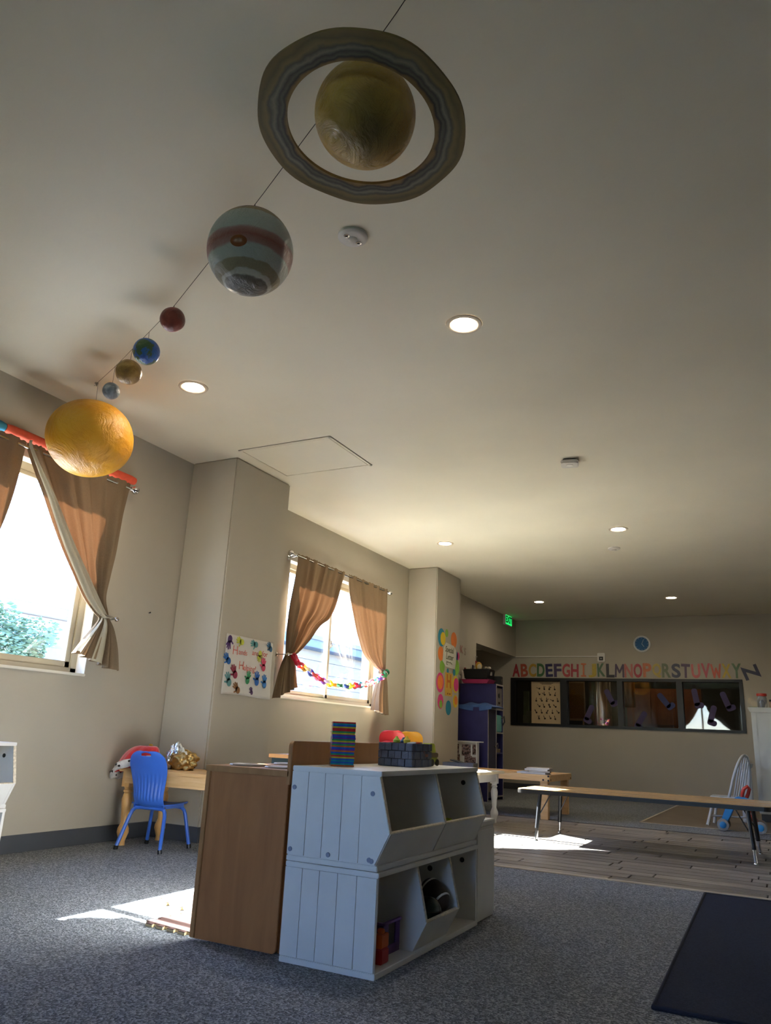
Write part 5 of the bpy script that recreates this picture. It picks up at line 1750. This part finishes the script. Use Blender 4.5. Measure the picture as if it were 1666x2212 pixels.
LET = 'ABCDEFGHIJKLMNOPQRSTUVWXYZ'
LCOL = ['#9a3038', '#a8503c', '#b08a34', '#3f6a40', '#2f2f58', '#45385a', '#b0484a', '#a03440', '#c06a40', '#b8a038', '#4a6a48', '#26262e', '#4a3a52', '#b86a64', '#a83a44', '#c0704a', '#b8a44a', '#6a7458', '#45485a', '#55405a', '#c0605e', '#b04a54', '#c05a40', '#b8a030', '#5a7450', '#34344e']
LN = ['red', 'rust', 'yellow', 'green', 'navy', 'purple', 'coral', 'red', 'orange', 'gold', 'green', 'black', 'plum', 'pink', 'red', 'orange', 'yellow', 'olive', 'slate', 'purple', 'pink', 'rose', 'orange', 'yellow', 'green', 'navy']
for k, L in enumerate(LET):
    m_ = mat('letter_' + L, LCOL[k], .35, .15, 20)
    if L == 'Z':
        M = FACE_NY @ rot2(-1.25)
        x, z = -.455, 2.03
    else:
        M = FACE_NY @ rot2(RNG.uniform(-.05, .05))
        x, z = -4.335 + k * .153, 2.053 + RNG.uniform(-.006, .006)
    if L in 'MWI':
        st_ = {'M': [((-.06, -.1), (-.055, .1)), ((-.055, .1), (0, -.03)), ((0, -.03), (.055, .1)), ((.055, .1), (.06, -.1))],
               'W': [((-.065, .1), (-.035, -.1)), ((-.035, -.1), (0, .04)), ((0, .04), (.035, -.1)), ((.035, -.1), (.065, .1))],
               'I': [((0, -.1), (0, .1)), ((-.035, .1), (.035, .1)), ((-.035, -.1), (.035, -.1))]}[L]
        mb_ = MB()
        for j_, (a_, b_) in enumerate(st_):
            mb_.prism(capsule(a_, b_, .014, 4), -.0015, .0015 + .0002 * j_, 'z', M)
        me = mb_.mesh('lettering', m_)
    else:
        me = text_mesh(L, .315, M, .0015, .010, m=m_)
    # narrow the hand-cut glyphs to their slots
    xs = [v.co.x for v in me.vertices]
    zs = [v.co.z for v in me.vertices]
    w_ = max(xs) - min(xs)
    h_ = max(zs) - min(zs)
    cx_, cz_ = (max(xs) + min(xs)) / 2, (max(zs) + min(zs)) / 2
    tw = .10 if L == 'I' else .16 if L in 'MW' else .14
    sxx = tw / w_ if L != 'Z' else 1.0
    szz = .235 / h_ if L != 'Z' else 1.0
    for v in me.vertices:
        v.co.x = (v.co.x - cx_) * sxx
        v.co.z = (v.co.z - cz_) * szz
    tag(obj('paper_letter', me, m_, loc=(x, YF - .004, z)), '%s paper letter %s above the black-framed interior window' % (LN[k], L), 'letter', 'alphabet letters')

ck = thing('wall_clock', 'round wall clock with blue face and white rim on the far wall', 'clock', (-2.105, YF, 2.50))
Mc = Matrix.Rotation(PI / 2, 4, 'X')
obj('rim', MB().add(*ring_geo([(.112, .012), (.114, .03), (.125, .036), (.140, .026), (.142, 0)], 40), M=Mc), mat('clock_white', '#e2e2e0', .4), ck, smooth=50)
obj('face', MB().lathe([(.118, .0), (.118, .014)], (0, 0, 0), 36, Mc), mat('clock_blue', '#1f5f92', .5, .03), ck)
obj('minute_hand', MB().tube([(0, -.017, 0), (.032, -.017, .075)], .003, 6), mat('clock_hand', '#c9d2da', .5), ck)
obj('hour_hand', MB().tube([(0, -.018, 0), (.036, -.018, -.05)], .004, 6), mat('clock_hand', '#c9d2da', .5), ck)
for k in range(12):
    a = k * PI / 6
    obj('hour_mark', MB().cbox((.098 * math.sin(a), -.0145, .098 * math.cos(a)), (.008, .001, .008)), mat('clock_hand', '#c9d2da', .5), ck)

t = thing('outlet_box', 'white surface-mounted outlet box with conduit above the letters', 'outlet', (-2.795, YF, 2.2))
obj('box', MB().box(-.065, .065, -.035, 0, 0, .15), mat('outlet_white', '#dedbd4', .4, .03), t, bevel=.008)
obj('socket_face', MB().box(-.035, .035, -.039, -.035, .02, .085), M_DARK, t, bevel=.004)
obj('status_light', MB().ball((0, -.04, .052), .012, 10, 6), mat('socket_white', '#c9c6c0', .4), t)
obj('conduit', MB().box(-1.64, -.065, -.018, 0, .085, .10), mat('outlet_white', '#dedbd4', .4), t, bevel=.002)

# exit sign on the left wall
ex = thing('exit_sign', 'green glowing exit sign on the left wall by the far corner', 'sign', (XL, 13.05, 2.785))
obj('housing', MB().box(0, .045, -.185, .185, 0, .19), mat('exit_housing', '#c9c4ba', .4), ex, bevel=.004)
ge = NT('exit_green')
ge.b.inputs['Base Color'].default_value = (.02, .35, .08, 1)
gn = ge.new('ShaderNodeTexNoise', Scale=4.0)
ge.b.inputs['Emission Color'].default_value = (.01, .55, .10, 1)
ge.b.inputs['Emission Strength'].default_value = .65
obj('lit_panel', MB().box(.045, .047, -.172, .172, .012, .178), ge.m, ex)
obj('lettering', text_mesh('EXIT', .165, T3(.0485, 0, .095) @ FACE_PX, .0006, .006, m=mat('exit_letters', '#0c5a2a', .5)), MATS['exit_letters'], ex)

# hand-sign chart, sock cut-outs and flowers at the interior glass
t = thing('sign_language_chart', 'cream poster with rows of drawn hand signs behind the first pane', 'poster', (-3.79, YF + .052, 1.12))
obj('sheet', MB().box(-.28, .28, -.001, .001, 0, .735), mat('chart_paper', '#c2a983', .8, .05), t)
ink = MB()
for r_, nn in enumerate((4, 4, 5, 4, 5, 4)):
    for k in range(nn):
        cx = (k - (nn - 1) / 2) * .098
        cz = .62 - r_ * .102
        a = RNG.uniform(-.5, .9)
        M = T3(cx, -.0015, cz) @ FACE_NY @ rot2(a)
        ink.prism(ellipse(.006, -.018, .017, .014, 10), 0, .0006, 'z', M)
        for j in range(RNG.choice((1, 2, 3))):
            b = RNG.uniform(-.6, .6)
            ink.prism(capsule((0, -.01), (.042 * math.sin(b), .036 * math.cos(b)), .0045, 3), 0, .0006, 'z', M)
for k, z in enumerate((.705, .688)):
    ink.box(-.12 + .03 * k, .12 - .03 * k, -.002, -.0012, z, z + .008)
o = obj('printed_signs', ink, mat('chart_ink', '#2e2620', .8), t)
o['kind'] = 'stuff'
M_SOCK = mat('purple_card', '#4c4262', .8, .1)
M_SOCK2 = mat('blue_card', '#3a3f66', .8, .1)
for k, (x, z, a, s, mm) in enumerate(((-3.05, 1.33, -.45, 'below the cork panel', M_SOCK), (-2.69, 1.60, .45, 'beside the white drape', M_SOCK), (-2.19, 1.25, -.55, 'at the bottom of the third pane', M_SOCK), (-1.80, 1.56, .65, 'in front of the brown cupboard', M_SOCK2),
                                  (-1.31, 1.62, .15, 'upper left of the fourth pane', M_SOCK), (-.86, 1.58, .35, 'upper right of the fourth pane', M_SOCK), (-1.08, 1.36, -.3, 'lower middle of the fourth pane', M_SOCK))):
    M = FACE_NY @ rot2(a)
    mb = MB().prism(rrect(-.045, .045, -.13, .15, .04), 0, .002, 'z', M).prism(rrect(-.045, .10, -.17, -.08, .04), 0, .002, 'z', M)
    tag(obj('paper_sock', mb, mm, loc=(x, YF + .056, z)), 'dark paper sock cut-out on the interior glass, ' + s, 'paper cut-out', 'paper socks on the glass')

# the room behind the interior window
M_BRW = wall_mat('back_room_paint', '#6f6a5c')
bm_ = MB().box(-5.2, 1.2, 17.2, 17.3, 0, 2.8).box(-5.3, -5.2, YF + .14, 17.3, 0, 2.8).box(1.2, 1.3, YF + .14, 17.3, 0, 2.8)
struct('wall_back_room', bm_, M_BRW)
struct('ceiling_back_room', MB().box(-5.3, 1.3, YF + .14, 17.3, 2.7, 2.8), M_BRW)
struct('floor_back_room', MB().box(-5.3, 1.3, YF + .14, 17.3, -.05, 0), M_KPLANK)
kl = thing('kitchen_light', 'long fluorescent light on the ceiling of the room behind the interior window', 'ceiling light', (-2.2, 14.75, 2.69))
obj('housing', MB().box(-1.1, 1.1, -.09, .09, -.04, 0), M_WHITE, kl, bevel=.004)
ke = NT('tube_glow')
ke.b.inputs['Emission Color'].default_value = (1.0, .85, .62, 1)
ke.b.inputs['Emission Strength'].default_value = 2.2
obj('diffuser', MB().box(-1.08, 1.08, -.075, .075, -.055, -.04), ke.m, kl, bevel=.004)
M_CAB = wood('kitchen_cabinet', '#7a3f1c', '#a05a2a', .4, (6, 6, 1), 2.0)
M_CORK = mat('cork_board', '#a87a3a', .9, .3, 60)
t = thing('kitchen_cupboard', 'reddish brown cupboards in the room behind the third pane', 'cupboard', (-2.1, 15.6, 0))
obj('carcass', MB().box(-.62, .72, -.2, .2, 0, 1.88), M_CAB, t, bevel=.004)
for k in range(3):
    d_ = obj('door', MB().box(-.60 + .435 * k, -.60 + .435 * k + .42, -.222, -.2, 1.22, 1.84), M_CAB, t, bevel=.003)
    obj('door_panel', MB().box(-.54 + .435 * k, -.54 + .435 * k + .30, -.228, -.222, 1.30, 1.76), M_CAB, d_, bevel=.003)
t = thing('cork_board', 'tan cork noticeboard in the room behind the second pane', 'noticeboard', (-3.72, 15.4, 1.25))
obj('cork', MB().box(-.28, .19, 0, .02, .04, .72), M_CORK, t)
obj('frame', MB().box(-.30, .21, -.01, .02, 0, .04).box(-.30, .21, -.01, .02, .72, .76).box(-.30, -.28, -.01, .02, .04, .72).box(.19, .21, -.01, .02, .04, .72), M_PINE, t)
obj('stand', MB().box(-.27, -.24, .0, .02, -1.25, 0).box(.15, .18, 0, .02, -1.25, 0), M_PINE, t)
t = thing('drape', 'long pale drape hanging in the room behind the second pane', 'drape', (-3.12, 15.0, 0))
obj('cloth', MB().grid(lambda u, v: ((u - .5) * (.42 - .18 * v) + .06 * v, .05 * math.sin(16 * u) + .02 * math.sin(31 * u), .3 + 2.38 * v), 60, 10), mat('drape_cloth', '#9a8a70', .9, .1), t, smooth=60, solid=.004)
obj('rail', MB().tube([(-.35, 0, 2.68), (.35, 0, 2.68)], .012, 8), M_STEEL, t)
t = thing('orange_banner', 'orange cloth hanging beside the cupboards behind the third pane', 'cloth', (-2.58, 14.8, 0))
obj('cloth', MB().grid(lambda u, v: ((u - .5) * .24, .02 * math.sin(9 * u), 1.50 + 1.19 * v), 20, 4), mat('orange_cloth', '#c07a1e', .8, .15), t, smooth=60, solid=.003)
t = thing('back_room_shelf', 'pale green shelf post with papers behind the first pane', 'shelf', (-4.33, 14.2, 0))
obj('post', MB().box(-.05, .05, -.03, .03, 0, 1.72), mat('pale_green', '#8f9a74', .7, .15, 12), t, bevel=.004)
obj('papers', MB().box(-.05, .10, -.06, -.035, 1.08, 1.28).box(0.02, .14, -.08, -.06, 1.16, 1.36), mat('pale_paper', '#a9a98c', .8), t)
t = thing('brown_door', 'dark brown door in the room behind the first pane', 'door', (-4.1, 15.3, 0))
obj('leaf', MB().box(-.25, .28, 0, .04, 0, 1.9), mat('door_brown', '#4a3320', .5, .15), t, bevel=.003)
obj('handle', MB().ball((.22, -.03, 1.0), .025, 10, 8), M_STEEL, t)
fl = thing('flower_pot', 'small pink flowers in a pot at the bottom of the second pane', 'flowers', (-2.83, YF + .20, 1.02))
obj('pot', MB().lathe([(.035, 0), (.045, .08), (.05, .085)], (0, 0, 0), 16), M_WHITE, fl, smooth=40)
for k in range(7):
    a = k * .9
    x_, y_, z_ = .05 * math.cos(a) + .03 * (k % 3), .03 * math.sin(a), .13 + .03 * (k % 4)
    sm2 = obj('stem', MB().tube([(0, 0, .08), (x_, y_, z_)], .003, 5), mat('stem_green', '#6f8a5a', .7), fl)
    obj('bloom', MB().ball((x_, y_, z_), .022, 10, 6, fn=lambda d: 1 + .25 * math.sin(5 * math.atan2(d.y, d.x))), mat('bloom_pink' if k % 2 else 'bloom_pale', '#c0567a' if k % 2 else '#d8b8c6', .7), sm2, smooth=50)
fl_sh = thing('window_shelf', 'dark ledge behind the interior window carrying the flowers', 'ledge', (-2.5, YF + .22, 1.0))
obj('board', MB().box(-1.9, 1.85, -.07, .08, -.02, .018), M_BLACK, fl_sh, bevel=.003)
for k in range(3):
    obj('bracket', MB().prism([(-.08, -.02), (.06, -.02), (-.08, -.18)], -.01 + 1.5 * (k - 1), .01 + 1.5 * (k - 1), 'x'), M_BLACK, fl_sh)

# ------------------------------------------------------------------ right side: white cabinet, jar, walker, chair
M_WC = mat('cabinet_white', '#c3c3bd', .45, .03)
t = thing('white_cabinet', 'tall white cabinet with moulded top at the right edge', 'cabinet', (.25, 11.15, 0))
obj('body', MB().box(-.655, .65, -.26, .26, .09, 1.29), M_WC, t, bevel=.004)
obj('plinth', MB().box(-.64, .64, -.25, .25, 0, .09), M_BASE, t)
obj('top_moulding', MB().prism([(-.665, 1.29), (.66, 1.29), (.68, 1.335), (.68, 1.35), (-.69, 1.35), (-.69, 1.335)], -.285, .285, 'y'), M_WC, t, bevel=.004)
obj('side_stile', MB().box(-.657, -.60, -.266, -.26, .09, 1.29), M_WC, t, bevel=.002)
for k in range(2):
    d_ = obj('door', MB().box(-.59 + .60 * k, -.59 + .60 * k + .585, -.268, -.26, .12, 1.26), M_WC, t, bevel=.003)
    obj('knob', MB().ball((-.05 + .08 * k, -.278, .72), .015, 10, 8), M_STEEL, d_)
t = thing('glass_jar', 'clear jar with a red lid on the white cabinet', 'jar', (-.268, 10.93, 1.3505))
gj = NT('jar_glass')
gj.b.inputs['Base Color'].default_value = (.75, .8, .85, 1)
gj.b.inputs['Transmission Weight'].default_value = .8
gj.b.inputs['Roughness'].default_value = .1
gnn = gj.new('ShaderNodeTexNoise', Scale=5.0)
obj('glass', MB().lathe([(.050, 0), (.056, .01), (.056, .115), (.048, .13), (.048, .14)], (0, 0, 0), 24), gj.m, t, smooth=40)
obj('lid', MB().lathe([(.057, .140), (.060, .144), (.060, .170), (.055, .174)], (0, 0, 0), 24), mat('jar_red', '#b3382a', .4, .05), t, smooth=40)
obj('contents', MB().ball((0, 0, .05), (.02, .02, .045), 12, 8, fn=crumple(50, .2)), M_DARK, t)
t = thing('paper_card', 'cream paper leaning beside the red-lidded jar', 'paper', (-.372, 10.94, 1.3505))
obj('sheet', MB().prism([(.02, .0), (.045, .06), (-.02, .125), (-.055, .115), (-.065, .06)], -.002, .002, 'y'), mat('cream_card', '#b8ab92', .8), t)
obj('foot', MB().box(-.05, .04, -.03, .03, 0, .008), mat('green_card', '#7f8f6a', .8), t)
t = thing('small_tin', 'small black and tan tin beside the red-lidded jar', 'tin', (-.155, 10.95, 1.3505))
obj('body', MB().lathe([(.034, 0), (.034, .075)], (0, 0, 0), 18), mat('tin_tan', '#a58a70', .5), t, smooth=40)
obj('lid', MB().lathe([(.035, .075), (.035, .10)], (0, 0, 0), 18), M_DARK, t, smooth=40)

# toy push walker
wk = thing('push_walker', 'blue and red toy push walker with grey wheels under the low table', 'toy', (-.53, 9.30, 0))
M_TB = mat('toy_blue', '#2f86c8', .35, .05)
M_TR = mat('toy_red', '#c23a2c', .35, .05)
M_TG = mat('tyre_grey', '#8a8d90', .7, .05)
for sx, m_ in ((-.175, M_TB), (.18, M_TR)):
    for sy in (-.05, .20):
        wh = obj('wheel', MB().lathe([(.040, -.02), (.058, -.018), (.060, 0), (.058, .018), (.040, .02)], (0, 0, 0), 24, T3(sx, sy, .061) @ Matrix.Rotation(PI / 2, 4, 'X')), M_TG, wk, smooth=40)
        obj('hub', MB().lathe([(.032, .012), (.034, .022), (.026, .027)], (0, 0, 0), 18, T3(sx, sy, .061) @ Matrix.Rotation(PI / 2, 4, 'X')), M_TB, wh, smooth=40)
    obj('side_arm', MB().prism([(sx - .04, .05), (sx + .03, .05), (-.045 + (.02 if sx > 0 else .03), .32), (-.045 + (.06 if sx > 0 else -.06), .32)], -.02, .17, 'y'), m_, wk, bevel=.008)
obj('front_body', MB().prism([(-.075, .29), (.10, .27), (.105, .315), (.06, .345), (-.02, .345), (-.07, .32)], -.04, .18, 'y'), M_TB, wk, bevel=.01)
obj('handle', MB().tube([(.02, .07, .33), (.03, .05, .38), (.05, .03, .43), (.085, .03, .455), (.10, .05, .43), (.085, .07, .38), (.06, .08, .33)], .018, 10), M_TR, wk, smooth=60)

# white bow-back chair
bc = thing('bow_back_chair', 'white bow-back wooden chair behind the push walker', 'chair', (-.66, 10.02, 0))
M_CW = mat('chair_white', '#b8bcc0', .4, .03)
obj('seat', MB().prism(rrect(-.21, .19, -.19, .21, .06), .285, .31, 'z'), M_CW, bc, bevel=.006)
for a, b, c, d in ((-.17, -.15, -.245, -.24), (-.16, .17, -.205, .13), (.15, -.15, .20, -.21), (.15, .17, .20, .22)):
    obj('leg', MB().tube([(a, b, .29), (c, d, .001)], [.015, .018], 10), M_CW, bc, smooth=60)
obj('stretcher', MB().tube([(-.225, -.21, .09), (-.19, .14, .09)], .010, 8).tube([(.185, -.19, .10), (.185, .20, .10)], .010, 8).tube([(-.21, -.03, .09), (.185, 0, .10)], .010, 8), M_CW, bc, smooth=60)
bow = []
for k in range(17):
    a = PI * k / 16
    s_ = -math.cos(a)
    h_ = math.sin(a) ** .55 if 0 < k < 16 else 0
    bow.append((.08 + .09 * s_ * (1 - .3 * h_) + .10 * h_, .02 + .19 * s_, .30 + .465 * h_))
obj('bow', MB().tube(bow, .016, 10), M_CW, bc, smooth=60)
for k in range(5):
    s_ = -.62 + .31 * k
    h_ = math.sin(math.acos(-s_)) ** .55
    obj('spindle', MB().tube([(.08 + .07 * s_, .02 + .16 * s_, .30), (.08 + .09 * s_ * (1 - .3 * h_) + .10 * h_, .02 + .19 * s_, .30 + .46 * h_)], .008, 8), M_CW, bc, smooth=60)
t = thing('play_pot', 'pale plastic play kitchen piece between the white chair and cabinet', 'toy', (-.50, 10.62, 0))
obj('stand', MB().box(-.08, .05, -.06, .06, 0, .60), M_CW, t, bevel=.01)
obj('bowl', MB().lathe([(.04, .60), (.075, .63), (.085, .67), (.08, .675)], (-.01, 0, 0), 18), M_CW, t, smooth=40)

# tiny wall details
tag(obj('wall_nail', MB().tube([(0, 0, 0), (.012, 0, .003)], .004, 8).ball((.013, 0, .003), .006, 8, 6), M_DARK, loc=(XL, 4.36, 1.63)), 'small dark nail in the wall between the near curtain and the pilaster', 'nail')
